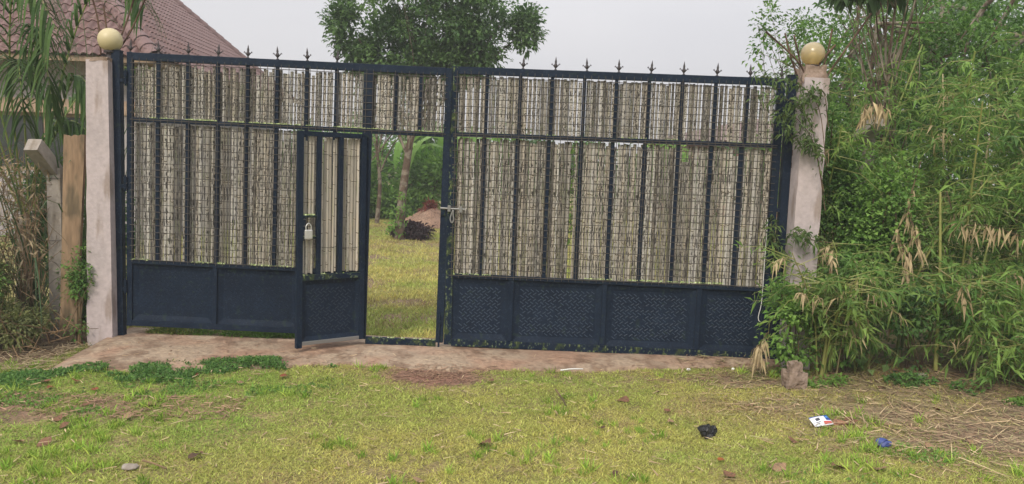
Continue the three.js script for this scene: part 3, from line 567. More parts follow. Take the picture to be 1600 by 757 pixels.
  part('wall', box(c.x + 0.6, wx - 0.2, -0.1, 3.02, b.z + 0.4, b.z + 0.6, 0), M.wall, h); part('wall', box(c.x + 0.4, c.x + 0.6, -0.1, 3.02, b.z + 0.4, wz, 0), M.wall, h);
  part('soffit', box(c.x + 0.1, a.x - 0.12, 3.022, 3.03, b.z + 0.1, a.z - 0.08, 0), M.wood, h);
  part('lintel_beam', box(c.x + 0.58, wx + 0.02, 2.14, 2.38, wz - 0.2, wz + 0.03), M.ochre, h);
  const w = part('window', merged([box(x0, x0 + 0.06, y0, y1, wz - 0.14, wz - 0.08), box(x1 - 0.06, x1, y0, y1, wz - 0.14, wz - 0.08), box(x0 + 0.06, x1 - 0.06, y0, y0 + 0.06, wz - 0.14, wz - 0.08), box(x0 + 0.06, x1 - 0.06, y1 - 0.06, y1, wz - 0.14, wz - 0.08), box((x0 + x1) / 2 - 0.03, (x0 + x1) / 2 + 0.03, y0 + 0.06, y1 - 0.06, wz - 0.14, wz - 0.08)]), M.wood, h);
  for (const k of [0, 1]) part('pane', box(lerp(x0, x1, k / 2) + 0.06, lerp(x0, x1, (k + 1) / 2) - 0.06, y0 + 0.06, y1 - 0.06, wz - 0.115, wz - 0.108, 0), M.dark, w);
}
{ // a further house that only shows through the strips of the right leaf
  const h = thing('brick_house', 'reddish house with white-silled window, seen through gaps in the bamboo strips', 'house', [9.6, 0, -24]);
  part('wall', box(-3.6, 3.6, -0.1, 2.6, -3, 3, 0), M.pinkWall, h);
  const g = new THREE.ConeGeometry(5.2, 1.0, 4, 1); g.rotateY(Math.PI / 4); g.scale(1.1, 1, 0.95); g.translate(0, 3.1, 0); part('roof', boxUV(g), M.tile, h);
  for (const x of [-2.2, -1.25, 1.4]) { const f = part('window', box(x - 0.45, x + 0.45, 1.1, 2.05, 3.0, 3.05, 0), M.dark, h); part('sill', box(x - 0.52, x + 0.52, 1.0, 1.09, 3.0, 3.12), M.white, f); for (const k of [-0.15, 0.15]) part('glazing_bar', box(x + k - 0.02, x + k + 0.02, 1.1, 2.05, 3.052, 3.07, 0), M.white, f); }
}

// ------------------------------------------------------------------ plants
const GREENS = { deep: [[0.055, 0.14, 0.036], [0.125, 0.24, 0.055]], mid: [[0.08, 0.19, 0.038], [0.175, 0.31, 0.062]], fresh: [[0.13, 0.28, 0.05], [0.25, 0.42, 0.085]], bamboo: [[0.10, 0.22, 0.045], [0.24, 0.375, 0.08]], dry: [[0.30, 0.225, 0.125], [0.46, 0.37, 0.21]], olive: [[0.16, 0.20, 0.065], [0.30, 0.32, 0.12]] };
// leaf clumps scattered through ellipsoids: lobes [[centre, radii], ...]
function crownLeaves(L, R, lobes, clumps, per, len, wid, tones, o = {}) {
  const tips = [];
  for (const [c, r, k = 1] of lobes) for (let i = 0; i < clumps * k; i++) {
    const d = rdir(R, o.up ?? 0.1), s = Math.pow(R(), o.shell ?? 0.4), p = c.clone().add(V(d.x * r.x * s, d.y * r.y * s, d.z * r.z * s));
    if (fbm(p.x * (o.hole ?? 1.4) + 30, p.y * (o.hole ?? 1.4) + p.z * 0.9 + 30, o.seed ?? 1, 2) < (o.thin ?? 0.36)) continue;
    tips.push(p);
    const cr = (o.clumpR ?? 0.2) * (0.6 + 0.8 * R()), base = tint(R, tones[0], tones[1], 0.15);
    for (let j = 0; j < per; j++) {
      const q = inBall(R).multiplyScalar(cr); q.y *= 0.7; const dd = q.clone().normalize().add(d.clone().multiplyScalar(0.5)).add(rdir(R).multiplyScalar(0.6)); dd.y += o.lift ?? 0; dd.normalize();
      const k = 0.8 + 0.4 * R(), col = base.map(x => x * k), l = len * (0.65 + 0.6 * R());
      if (o.kite) L.kite(p.clone().add(q), dd, rdir(R, 0.8), l, wid * l / len, col); else L.leaf(p.clone().add(q), dd, rdir(R, 1.8), l, wid * l / len, col, o.droop ?? 0.2, o.wideAt ?? 0.5);
    }
  }
  return tips;
}
function branchesTo(R, start, tips, n, r0, list, fork) { for (let i = 0; i < n; i++) { const t = tips[Math.floor(R() * tips.length)]; if (!t) return; const s = fork ? fork[Math.floor(R() * fork.length)] : start; const m = s.clone().lerp(t, 0.5).add(V((R() - 0.5) * 0.15, 0.1 * R(), (R() - 0.5) * 0.15).multiplyScalar(s.distanceTo(t))); list.push(tube(curve([s, m, t], 6), r0 * (0.5 + 0.5 * R()), r0 * 0.15, 5, false)); } }

{ // the big tree on the lawn
  const B = V(-1.654, 0, -8.96), t = thing('lawn_tree', 'broad evergreen tree with lichen-pale trunk on the lawn behind the doorway', 'tree', B.toArray());
  const R = rng(400), rel = (px, py, dz = 0) => atZ(px, py, B.z + dz).sub(B);
  const tr = curve([V(0.0, -0.1, 0), V(0.0, 0.08, 0), V(0.0, 0.5, 0), V(0.05, 1.1, 0), V(0.13, 1.75, 0), V(0.25, 2.5, 0.05), V(0.4, 3.6, 0)], 22);
  part('trunk', tube(tr, f => 0.108 * (1 - 0.55 * f) + 0.09 * Math.exp(-f * 14), 0, 14), M.bark, t);
  const fork = [tr[14], tr[16], tr[17], tr[19], tr[21]];
  const lobes = [[rel(610, 30), V(1.15, 1.4, 1.3)], [rel(700, 0), V(1.2, 1.6, 1.3)], [rel(738, 55), V(0.68, 0.95, 0.8), 0.8], [rel(578, 82), V(0.6, 0.5, 0.7), 0.5], [rel(665, 105), V(1.1, 0.5, 0.8), 0.8], [rel(820, 48), V(0.2, 0.42, 0.26), 0.25], [rel(545, 35), V(0.4, 0.5, 0.5), 0.3], [rel(645, -90), V(1.3, 1.2, 1.2), 0.8]];
  const L = new Leaves(), tips = crownLeaves(L, R, lobes, 195, 32, 0.115, 0.058, [[0.06, 0.14, 0.04], [0.14, 0.25, 0.07]], { seed: 403, clumpR: 0.2, thin: 0.34, hole: 2.2, wideAt: 0.62, lift: 0.15, shell: 0.5 });
  const br = []; for (const k of [[690, 120], [740, 90], [590, 110], [640, 60], [560, 60], [780, 40], [815, 55]]) { const e = rel(...k, (R() - 0.5) * 1.2), s = fork[Math.floor(R() * 4)]; br.push(tube(curve([s, s.clone().lerp(e, 0.5).add(V(0, -0.1, 0)), e], 8), 0.034, 0.014, 7, false)); }
  branchesTo(R, tr[15], tips, 48, 0.017, br, fork);
  part('branches', merged(br), M.bark, t); part('crown', L.geo(), M.leaf, t);
  for (let i = 0; i < 22; i++) { const K = new Leaves(), f = 0.1 + 0.45 * R(), p = tr[Math.floor(f * 21)], c = p.clone().add(V((R() - 0.5) * 0.35, (R() - 0.3) * 0.2, (R() - 0.2) * 0.35)); for (let j = 0; j < 9; j++) K.leaf(c.clone().add(inBall(R).multiplyScalar(0.1)), rdir(R, 0.5), rdir(R, 1), 0.11, 0.05, tint(R, GREENS.fresh[0], GREENS.fresh[1]), 0.2, 0.6); stuff('leafy_shoot', K.geo(), M.leaf, t); }
}
function saplingTree(name, label, cat, px, py, h, r, lobes, seed, o = {}, group) {
  const B = px.isVector3 ? px : atY(px, py, 0), t = thing(name, label, cat, [B.x, groundH(B.x, B.z), B.z], 0, group), R = rng(seed);
  const tr = curve([V(0, -0.1, 0), V(0.02 * h, h * 0.3, 0), V(-0.01 * h + (o.lean ?? 0) * 0.4, h * 0.6, 0), V((o.lean ?? 0), h, 0)], 12);
  part('trunk', tube(tr, r, r * 0.3, 8), o.bark || M.bark, t);
  const L = new Leaves(), tips = crownLeaves(L, R, lobes, o.clumps ?? 60, o.per ?? 24, o.len ?? 0.09, o.wid ?? 0.035, o.tones || GREENS.mid, { seed, ...o });
  const br = []; branchesTo(R, tr[8], tips, o.limbs ?? 24, r * 0.45, br, [tr[5], tr[7], tr[9], tr[11]]); if (br.length) part('branches', merged(br), o.bark || M.bark, t);
  part('crown', L.geo(), M.leaf, t); return t;
}
saplingTree('young_tree', 'slender young tree with thin pale trunk, behind the doorway lawn', 'tree', 588, 350, 3.2, 0.06, [[V(0.1, 2.6, 0), V(1.0, 0.9, 0.9)], [V(-0.3, 1.7, 0.1), V(0.7, 0.5, 0.6), 0.5]], 410, { clumps: 70, per: 22, len: 0.11, wid: 0.035, tones: GREENS.mid, clumpR: 0.2 });
// bushes that close off the back of the lawn
function bush(label, cat, pos, rx, h, rz, seed, o = {}, group, name = 'bush') {
  const t = thing(name, label, cat, [pos[0], groundH(pos[0], pos[1]), pos[1]], 0, group), R = rng(seed), L = new Leaves();
  const lobes = [[V(0, h * 0.5, 0), V(rx * 0.8, h * 0.5, rz * 0.8)]]; for (let i = 0; i < 4; i++) lobes.push([V((R() - 0.5) * rx * 1.3, h * (0.35 + 0.45 * R()), (R() - 0.5) * rz * 1.3), V(rx * 0.45, h * 0.32, rz * 0.45), 0.5]);
  const tips = crownLeaves(L, R, lobes, o.clumps ?? 70, o.per ?? 26, o.len ?? 0.12, o.wid ?? 0.05, o.tones || GREENS.mid, { seed, thin: 0.3, clumpR: 0.2, ...o });
  const st = []; for (let i = 0; i < (o.stems ?? 6); i++) { const e = tips[Math.floor(R() * tips.length)] || V(0, h, 0); st.push(tube(curve([V((R() - 0.5) * rx * 0.4, -0.05, (R() - 0.5) * rz * 0.4), V(e.x * 0.4, e.y * 0.5, e.z * 0.4), e], 6), o.stemR ?? 0.02, 0.004, 5, false)); }
  part('stems', merged(st), o.stemMat || M.twig, t); part('foliage', L.geo(), M.leaf, t); return t;
}
const far = 'bushes closing off the back of the lawn', farLab = 'leafy green bush closing off the far end of the lawn';
[[-7.2, -17.5, 1.6, 2.1], [-5.0, -16.5, 1.5, 2.3], [-3.9, -18, 1.6, 2.9], [-2.2, -17, 1.4, 2.7], [-0.6, -18, 1.6, 2.5], [1.4, -17.5, 1.6, 2.2], [3.4, -18.5, 1.7, 2.3], [5.4, -17.5, 1.6, 2.2], [7.4, -18, 1.8, 2.2], [10.5, -17.5, 1.8, 2.4], [-3.3, -14.6, 0.9, 0.9], [-2.6, -14.2, 0.8, 0.8], [-3.9, -13.8, 0.9, 2.0], [-1.75, -14.2, 0.8, 1.9], [-0.6, -14.8, 0.9, 1.8]].forEach(([x, z, r, h], i) => bush(farLab, 'bush', [x, z], r, h, r * 0.8, 420 + i, { tones: i > 9 ? GREENS.fresh : [GREENS.mid, GREENS.fresh, GREENS.deep][i % 3], len: 0.16, wid: 0.06, per: 24, clumpR: 0.28, kite: true, clumps: r > 1 ? 90 : 50 }, far));
function bananaPlant(label, x, z, h, seed, n, group) {
  const t = thing('banana_plant', label, 'banana plant', [x, 0, z], 0, group), R = rng(seed);
  part('stem', tube(curve([V(0, -0.05, 0), V(0.03, h * 0.3, 0), V(0, h * 0.55, 0)], 6), 0.10, 0.06, 9), M.dryStem, t);
  for (let i = 0; i < n; i++) { const L = new Leaves(), a = i / n * 6.283 + R(), d = V(Math.cos(a), 1.1, Math.sin(a)).normalize(); for (const s of [-1, 1]) { const side = d.clone().cross(V(0, 1, 0)).normalize(); } L.blade(V(0, h * 0.53, 0), d, h * 0.75, 0.34, tint(R, GREENS.fresh[0], GREENS.fresh[1], 0.1), 1.5 + R() * 0.6, 7); part('leaf', L.geo(), M.leaf, t); }
}
bananaPlant('banana plant with long arching leaves beyond the earth mound', -1.0, -14.6, 3.2, 440, 8, 'banana plants beyond the mound'); bananaPlant('banana plant with long arching leaves beyond the earth mound', -2.35, -15.6, 2.9, 441, 7, 'banana plants beyond the mound');
{ // earth mound, red and purple plants beside it
  const g = new THREE.SphereGeometry(1, 36, 18); { const q = g.attributes.position; for (let i = 0; i < q.count; i++) { const y = q.getY(i), k = 1.25 - 0.75 * Math.max(0, y); q.setXYZ(i, q.getX(i) * k, y, q.getZ(i) * k); } } g.scale(0.62, 0.40, 0.6); rough(g, 0.09, 5, 450); const p = atY(662, 356, 0); g.translate(0, 0, 0);
  const c = []; for (let i = 0; i < g.attributes.position.count; i++) { const q = g.attributes.position, n = fbm(q.getX(i) * 5 + 9, q.getZ(i) * 5 + 9, 451, 3); c.push(...mix3([0.44, 0.25, 0.165], [0.60, 0.41, 0.29], n)); } g.setAttribute('color', new THREE.Float32BufferAttribute(c, 3));
  const m = solo('earth_mound', boxUV(g), M.soil, 'heap of reddish earth on the lawn beyond the tree trunk', 'mound'); m.position.set(p.x + 0.15, 0, p.z - 0.5);
  bush('small plant with bright red leaves on the earth mound', 'plant', [p.x + 0.1, p.z - 0.6], 0.16, 0.24, 0.14, 452, { tones: [[0.22, 0.04, 0.03], [0.34, 0.09, 0.06]], len: 0.16, wid: 0.03, clumps: 10, per: 11, clumpR: 0.08, stems: 3 }, undefined, 'red_plant').position.y += 0.31;
  const q = atY(648, 374, 0); bush('low clump of dark purple leaves at the foot of the lawn tree', 'plant', [q.x, q.z], 0.42, 0.28, 0.3, 453, { tones: [[0.035, 0.018, 0.022], [0.075, 0.04, 0.045]], len: 0.12, wid: 0.045, clumps: 60, per: 20, clumpR: 0.09, stems: 3, thin: 0.1 }, undefined, 'purple_plant');
}

// ------------------------------------------------------------------ bamboo hedge on the right
const culmMats = [[0.20, 0.25, 0.06], [0.28, 0.29, 0.09], [0.13, 0.19, 0.05], [0.36, 0.30, 0.16]].map(c => mat({ color: new THREE.Color().setRGB(...c), roughness: 0.45 }));
function culm(parent, a, b, c, r, k, n = 14) { // jointed cane
  const pts = curve([a, b, c], n * 3), g = tube(pts, f => { const j = (f * n) % 1; return r * (1 - 0.55 * f) * (1 + 0.16 * Math.exp(-((j - 0.5) ** 2) * 260)); }, 0, 7); part('culm', g, culmMats[k % 4], parent); return pts;
}
function bamboo(x, z, h, o, label, group) {
  const t = thing('bamboo', label, 'bamboo', [x, groundH(x, z), z], 0, group), R = rng(o.seed), L = new Leaves(), D = new Leaves(), br = [];
  for (let i = 0; i < (o.culms ?? 3); i++) {
    const a = R() * 6.283, s = (o.spread ?? 0.4) * (0.5 + R()), hh = h * (0.75 + 0.3 * R()), b = V((R() - 0.5) * 0.16, -0.05, (R() - 0.5) * 0.16);
    const e = V(b.x + Math.cos(a) * s + (o.lean?.[0] ?? 0), hh, b.z + Math.sin(a) * s + (o.lean?.[1] ?? 0)), m = V(lerp(b.x, e.x, 0.3), hh * 0.55, lerp(b.z, e.z, 0.3));
    const pts = culm(t, b, m, e, (o.r ?? 0.014) * (0.8 + 0.4 * R()), i + o.seed, 12);
    const N = Math.round(1.3 * (o.sprays ?? 34) * (0.8 + 0.4 * R()));
    for (let k = 0; k < N; k++) {
      const f = Math.pow(lerp(o.from ?? 0.15, 1, R()), 0.8), p = pts[Math.min(pts.length - 1, Math.floor(f * (pts.length - 1)))], aa = R() * 6.283, bl = lerp(0.12, 0.5, R()) * (o.reach ?? 1);
      const d = V(Math.cos(aa), 0.45 - R() * 0.7, Math.sin(aa)).normalize(), tip = p.clone().addScaledVector(d, bl).add(V(0, -0.35 * bl * R(), 0)), mid = p.clone().addScaledVector(d, bl * 0.55);
      br.push(tube([p, mid, tip], 0.0035, 0.0012, 3, false));
      const dry = R() < (o.dry ?? 0.07), tones = dry ? GREENS.dry : o.tones || GREENS.bamboo, base = tint(R, tones[0], tones[1], 0.12), nl = Math.round(lerp(7, 15, R()) * (o.dense ?? 1));
      for (let j = 0; j < nl; j++) {
        const g = 0.35 + 0.65 * (j + R()) / nl, q = g < 0.55 ? p.clone().lerp(mid, g / 0.55) : mid.clone().lerp(tip, (g - 0.55) / 0.45), dd = d.clone().multiplyScalar(0.6).add(rdir(R).multiplyScalar(0.9)); dd.y -= dry ? 0.9 : 0.25; dd.normalize();
        const l = lerp(0.055, 0.135, R()) * (o.leafK ?? 1), kk = 0.82 + 0.36 * R();
        (dry ? D : L).leaf(q, dd, rdir(R, 1), l, l * lerp(0.13, 0.20, R()), base.map(v => v * kk), dry ? 0.5 : 0.22, 0.38);
      }
    }
  }
  part('branches', merged(br), culmMats[1], t); part('foliage', L.geo(), M.leaf, t); if (D.count) part('dry_leaves', D.geo(), M.dull, t); return t;
}
const hg = 'bamboo plants of the hedge';
[[3.15, -0.55, 2.3, { culms: 3, sprays: 40 }], [3.75, -0.75, 2.7, { culms: 4, sprays: 40 }], [4.35, -0.5, 2.7, { culms: 4, sprays: 46 }], [4.95, -0.6, 3.0, { culms: 4, sprays: 46 }], [5.6, -0.7, 3.1, { culms: 4, sprays: 44 }],
 [3.75, 0.05, 1.75, { culms: 3, sprays: 42 }], [4.2, 0.15, 2.0, { culms: 4, sprays: 44 }], [4.65, 0.1, 2.1, { culms: 4, sprays: 46 }], [5.2, 0.1, 2.2, { culms: 4, sprays: 46 }], [6.2, -0.2, 2.8, { culms: 4, sprays: 40 }]]
  .forEach(([x, z, h, o], i) => bamboo(x, z, h, { ...o, seed: 500 + i, spread: 0.45, from: i < 5 ? 0.2 : 0.14, dry: i % 3 === 1 ? 0.05 : 0.015 }, 'tall leafy bamboo growing in the hedge beyond the broken pillar', hg));
const lg = 'low bamboo at the front of the hedge';
[[4.15, 0.55, 0.85, [0.1, 0.3]], [4.5, 0.6, 0.9, [-0.2, 0.25]], [4.85, 0.55, 1.0, [-0.1, 0.3]], [5.3, 0.5, 1.1, [-0.2, 0.2]]].forEach(([x, z, h, lean], i) => bamboo(x, z, h, { seed: 540 + i, culms: 4, sprays: 26, spread: 0.55, r: 0.007, from: 0.12, lean, dry: 0.04, leafK: 1.1 }, 'low arching bamboo shoots spilling over the litter in front of the hedge', lg));
bamboo(3.06, 0.34, 1.0, { seed: 560, culms: 6, sprays: 34, spread: 0.4, r: 0.007, from: 0.2, tones: [[0.11, 0.22, 0.045], [0.22, 0.33, 0.07]] }, 'small bushy bamboo in front of the overgrown pillar');
bamboo(3.35, 0.3, 1.05, { seed: 561, culms: 4, sprays: 26, spread: 0.4, r: 0.008, from: 0.35, dry: 0.12 }, 'bushy bamboo behind the cut cane stub');
{ // single canes that stand clear of the leaves
  const cane = (pa, pb, z, r, k, label, stub) => { const a = atZ(...pa, z), b = atZ(...pb, z), t = thing('bamboo_cane', label, 'bamboo cane', [a.x, a.y, a.z]), e = b.clone().sub(a); culm(t, V(0, -0.1, 0), e.clone().multiplyScalar(0.5).add(V(0.01, 0, 0)), e, r, k, 8); if (stub) { const c = atZ(...stub[0], z).sub(a), d = atZ(...stub[1], z).sub(a); part('cut_end', tube([c, d], 0.014, 0.013, 8), M.dryStem, t); } return t; };
  cane([1283, 584], [1299, 462], 0.42, 0.016, 1, 'yellow-green bamboo cane beside the concrete block, leaning', null);
  cane([1297, 560], [1300, 470], 0.36, 0.012, 0, 'short green bamboo cane behind the leaning yellow-green one', [[1297, 455], [1299, 420]]);
  cane([1464, 560], [1470, 300], 0.32, 0.018, 1, 'tall straight green bamboo cane standing clear in the hedge', null);
  cane([1506, 530], [1545, 380], 0.34, 0.017, 0, 'slanting green bamboo cane among low arching shoots', null);
  cane([1404, 560], [1402, 470], 0.2, 0.014, 2, 'dark green bamboo cane in the shade under hanging dry leaves', null);
}
{ // dead sprays
  const spray = (list, label, seed) => { const R = rng(seed), pts = list.map(q => atZ(q[0], q[1], q[2])), o = pts[0], t = thing('dead_branch', label, 'branch', o.toArray()), c = curve(pts.map(p => p.clone().sub(o)), 16), L = new Leaves(); part('twig', tube(c, 0.005, 0.002, 5), M.twig, t);
    for (let i = 3; i < c.length; i++) for (let j = 0; j < 3; j++) { const d = rdir(R, -1.6); L.leaf(c[i].clone().add(inBall(R).multiplyScalar(0.03)), d, rdir(R), lerp(0.08, 0.15, R()), 0.022, tint(R, GREENS.dry[0], GREENS.dry[1], 0.15), 0.4, 0.4); } part('dry_leaves', L.geo(), M.dull, t); };
  spray([[1480, 300, 0.2], [1500, 350, 0.35], [1540, 352, 0.5], [1604, 372, 0.6]], 'dead bamboo twig with tan leaves arching out of the hedge', 570);
  spray([[1400, 330, 0.1], [1405, 380, 0.25], [1420, 400, 0.35], [1418, 424, 0.38]], 'bunch of tan dead leaves hanging low in the hedge', 571);
  spray([[1395, 180, -0.2], [1375, 165, -0.1], [1355, 165, -0.05], [1350, 185, -0.02]], 'tan dead leaves over the cranked post in the hedge', 572);
  spray([[1440, 250, 0.1], [1420, 330, 0.2], [1430, 360, 0.3], [1436, 392, 0.34]], 'tan dead leaves hanging in the middle of the hedge', 573);
  spray([[1200, 520, 0.5], [1190, 535, 0.55], [1185, 545, 0.6], [1186, 556, 0.62]], 'small tuft of dead leaves at the gate corner by the block', 574);
}
const shrubLab = [['round-leaved bright green shrub tangled round the foot of the overgrown pillar', 2.78, 0.44, 0.23, 0.74, 'fresh', 62], ['round-leaved green shrub beside the bamboo cane stub', 3.2, 0.3, 0.3, 0.95, 'mid', 60], ['tall creeper-covered shrub between pillar and cranked post', 3.22, -0.28, 0.26, 2.15, 'mid', 130], ['dense dark shrub behind the hedge bamboo', 4.05, -1.4, 0.8, 2.2, 'deep', 120], ['creeper mass with yellow-green leaves hiding the cranked post', 3.5, -0.12, 0.34, 1.9, 'fresh', 120], ['dark leafy shrub at the back of the hedge, beyond the tall canes', 5.2, -1.5, 0.9, 2.4, 'deep', 130], ['low leafy shrub under the hanging dry leaves', 3.8, 0.28, 0.35, 0.7, 'deep', 60]];
shrubLab.forEach(([label, x, z, r, h, tone, n], i) => bush(label, 'shrub', [x, z], r, h, r, 580 + i, { tones: GREENS[tone], len: 0.045, wid: 0.032, clumps: n, per: 20, clumpR: 0.1, wideAt: 0.5, stemR: 0.006, thin: 0.34, hole: 3 }, undefined, 'shrub'));
{ // creeper that hangs over the pillar and the gate corner
  const R = rng(600), o = V(3.0, 0, 0.15), t = thing('creeper', 'thin creeper with small leaves climbing over the broken pillar and gate corner', 'creeper', o.toArray()), st = [], L = new Leaves();
  const runs = [[[1290, 330, 0.3], [1278, 250, 0.28], [1265, 190, 0.26], [1240, 160, 0.25], [1180, 150, 0.2]], [[1288, 300, 0.3], [1268, 215, 0.28], [1235, 180, 0.25], [1215, 185, 0.22]], [[1292, 260, 0.3], [1276, 160, 0.28], [1245, 130, 0.25], [1212, 125, 0.2], [1185, 118, 0.15]], [[1300, 380, 0.35], [1270, 375, 0.33], [1250, 365, 0.3], [1238, 370, 0.28]], [[1290, 240, 0.3], [1255, 225, 0.28], [1225, 200, 0.25]], [[1228, 420, 0.1], [1210, 380, 0.08], [1205, 345, 0.06]], [[1295, 200, 0.28], [1284, 140, 0.26], [1262, 150, 0.25], [1240, 165, 0.25]]];
  for (const r of runs) { const c = curve(r.map(q => atZ(...q).sub(o)), 24); st.push(tube(c, 0.0035, 0.0018, 4, false)); for (let i = 5; i < c.length; i++) for (let j = 0; j < 7; j++) { const l = lerp(0.035, 0.085, R()); L.leaf(c[i].clone().add(inBall(R).multiplyScalar(0.06)), rdir(R, -0.25), rdir(R, 0.8), l, l * 0.28, tint(R, [0.07, 0.13, 0.04], [0.15, 0.22, 0.06]), 0.3, 0.4); } }
  part('stems', merged(st), M.twig, t); part('foliage', L.geo(), M.leaf, t);
}
{ // cranked concrete fence posts, barbed wire
  function crankedPost(base, top, elbow, w, label, seed) {
    const o = base, t = thing('fence_post', label, 'fence post', o.toArray()), h = elbow.y - o.y;
    const g = new THREE.BoxGeometry(w, h + 0.2, w, 3, 14, 3); rough(g, 0.006, 9, seed); g.translate(0, (h + 0.2) / 2 - 0.2, 0); part('shaft', boxUV(g), M.greyConcrete, t);
    const e = elbow.clone().sub(o), d = top.clone().sub(elbow), len = d.length(), a = new THREE.BoxGeometry(w, len, w, 3, 6, 3); rough(a, 0.007, 9, seed + 1); a.translate(0, len / 2, 0); boxUV(a); const m = part('cranked_arm', a, M.greyConcrete, t); m.quaternion.setFromUnitVectors(V(0, 1, 0), d.clone().normalize()); m.position.copy(e).add(V(0, -w * 0.35, 0));
    return t;
  }
  crankedPost(V(-3.27, -0.05, -0.12), atZ(50, 218, 0.14), atZ(84, 262, -0.12), 0.112, 'grey concrete fence post with cranked arm beside the leaning plank', 610);
  crankedPost(V(3.66, -0.02, -0.62), atZ(1375, 182, -0.42), atZ(1340, 215, -0.62), 0.11, 'grey concrete fence post with cranked arm half buried in the hedge', 612);
  const wire = (a, b, c, lab) => { const t = thing('fence_wire', lab, 'wire', a.toArray()); part('strand', tube(curve([V(0, 0, 0), b.clone().sub(a), c.clone().sub(a)], 14), 0.0022, 0.0022, 4, false), M.wire, t); };
  wire(atZ(138, 275, -0.05), atZ(84, 279, -0.05), atZ(-40, 268, -0.1), 'fence wire across the face of the cranked post'); wire(atZ(138, 370, -0.05), atZ(84, 376, -0.05), atZ(-40, 366, -0.1), 'lower fence wire behind the weeds');
}
{ // rough plank leaning by the left pillar
  const A = atZ(107, 532, 0.08), Bt = atZ(117, 212, -0.02), t = Bt.clone().sub(A), len = t.length(), g = new THREE.BoxGeometry(0.158, len, 0.035, 6, 40, 2), p = g.attributes.position;
  for (let i = 0; i < p.count; i++) { const y = p.getY(i) / len + 0.5, x = p.getX(i); const k = lerp(0.86, 1.08, y) + 0.06 * (fbm(y * 5, x > 0 ? 3 : 9, 620, 3) - 0.5); p.setX(i, x * k); p.setZ(i, p.getZ(i) + 0.012 * (fbm(x * 20 + 5, y * 6, 621, 3) - 0.5)); if (y > 0.999) p.setY(i, p.getY(i) + 0.03 * (vnoise(x * 40 + 9, 2, 622) - 0.6)); }
  boxUV(g); g.computeVertexNormals(); g.translate(0, len / 2, 0);
  const m = solo('wooden_plank', g, mat({ map: tWood, color: 0xf8efe4, bumpMap: tWood, bumpScale: 0.005, roughness: 0.9 }), 'rough weathered plank leaning between the fence post and the pillar', 'plank'); m.position.copy(A); m.quaternion.setFromUnitVectors(V(0, 1, 0), t.normalize());
}
// ------------------------------------------------------------------ trees behind the hedge
saplingTree('hedge_tree', 'small-leaved tree rising behind the hedge beside the lamp', 'tree', V(4.55, 0, -2.6), 0, 3.6, 0.06, [[V(0, 2.8, 0), V(1.0, 1.0, 0.9)], [V(-0.3, 1.9, 0), V(0.9, 0.7, 0.8), 0.7], [V(0.9, 2.4, 0), V(0.8, 1.0, 0.8), 0.8]], 630, { clumps: 120, per: 28, len: 0.07, wid: 0.036, clumpR: 0.17, tones: GREENS.mid, thin: 0.33 });
saplingTree('hedge_tree', 'leafy tree with pale grey trunk behind the tallest bamboo', 'tree', V(6.3, 0, -2.4), 0, 4.6, 0.09, [[V(-0.4, 3.6, 0), V(1.3, 1.3, 1.0)], [V(-0.7, 2.4, 0), V(1.2, 0.9, 0.9)], [V(0.9, 3.2, 0), V(1.0, 1.2, 0.9), 0.7]], 631, { clumps: 150, per: 28, len: 0.085, wid: 0.038, clumpR: 0.2, tones: GREENS.mid, thin: 0.3 });
saplingTree('hedge_tree', 'dark dense tree far behind the hedge', 'tree', V(7.3, 0, -6.5), 0, 4.8, 0.1, [[V(0, 3.4, 0), V(1.8, 1.4, 1.3)], [V(-1.2, 2.2, 0), V(1.3, 1.2, 1.0)], [V(1.6, 2.4, 0), V(1.4, 1.4, 1.0)]], 632, { clumps: 110, per: 26, len: 0.11, wid: 0.05, clumpR: 0.24, tones: GREENS.deep, thin: 0.36 });
saplingTree('hedge_tree', 'bright leafy tree filling the gap behind the cranked post', 'tree', V(5.0, 0, -4.2), 0, 4.0, 0.07, [[V(0, 3.0, 0), V(1.2, 1.1, 0.9)], [V(-0.4, 1.8, 0), V(1.2, 0.9, 0.8)], [V(1.2, 2.4, 0), V(1.0, 1.1, 0.8)]], 635, { clumps: 110, per: 26, len: 0.085, wid: 0.04, clumpR: 0.2, tones: [[0.07, 0.15, 0.04], [0.15, 0.25, 0.07]], thin: 0.32 });
saplingTree('hedge_tree', 'light green tree behind the hand-leaved plant', 'tree', V(7.4, 0, -3.6), 0, 4.6, 0.08, [[V(0, 3.4, 0), V(1.2, 1.4, 0.9)], [V(-0.6, 2.2, 0), V(1.2, 1.0, 0.8)]], 636, { clumps: 120, per: 26, len: 0.085, wid: 0.04, clumpR: 0.2, tones: GREENS.mid, thin: 0.3 });
saplingTree('lamp_sapling', 'thin sapling with tiny round leaves behind the amber lamp', 'tree', V(2.98, 0, -0.55), 0, 2.75, 0.014, [[V(-0.28, 2.78, 0), V(0.18, 0.28, 0.15), 0.5], [V(0.05, 2.72, 0), V(0.32, 0.16, 0.2), 0.7], [V(0.3, 2.6, 0), V(0.25, 0.25, 0.2), 0.5]], 633, { clumps: 30, per: 14, len: 0.045, wid: 0.03, clumpR: 0.07, tones: GREENS.mid, thin: 0.2, lean: 0.05, limbs: 26 });
saplingTree('broadleaf_tree', 'tree with large glossy drooping leaves above the hedge and lamp', 'tree', V(3.98, 0, -0.95), 0, 3.4, 0.03, [[V(-0.3, 3.28, 0.1), V(0.42, 0.22, 0.3), 1], [V(0, 3.75, 0), V(0.8, 0.35, 0.5), 1]], 634, { clumps: 18, per: 11, len: 0.17, wid: 0.085, clumpR: 0.14, tones: [[0.04, 0.085, 0.035], [0.09, 0.15, 0.05]], thin: 0.1, droop: 0.45 });
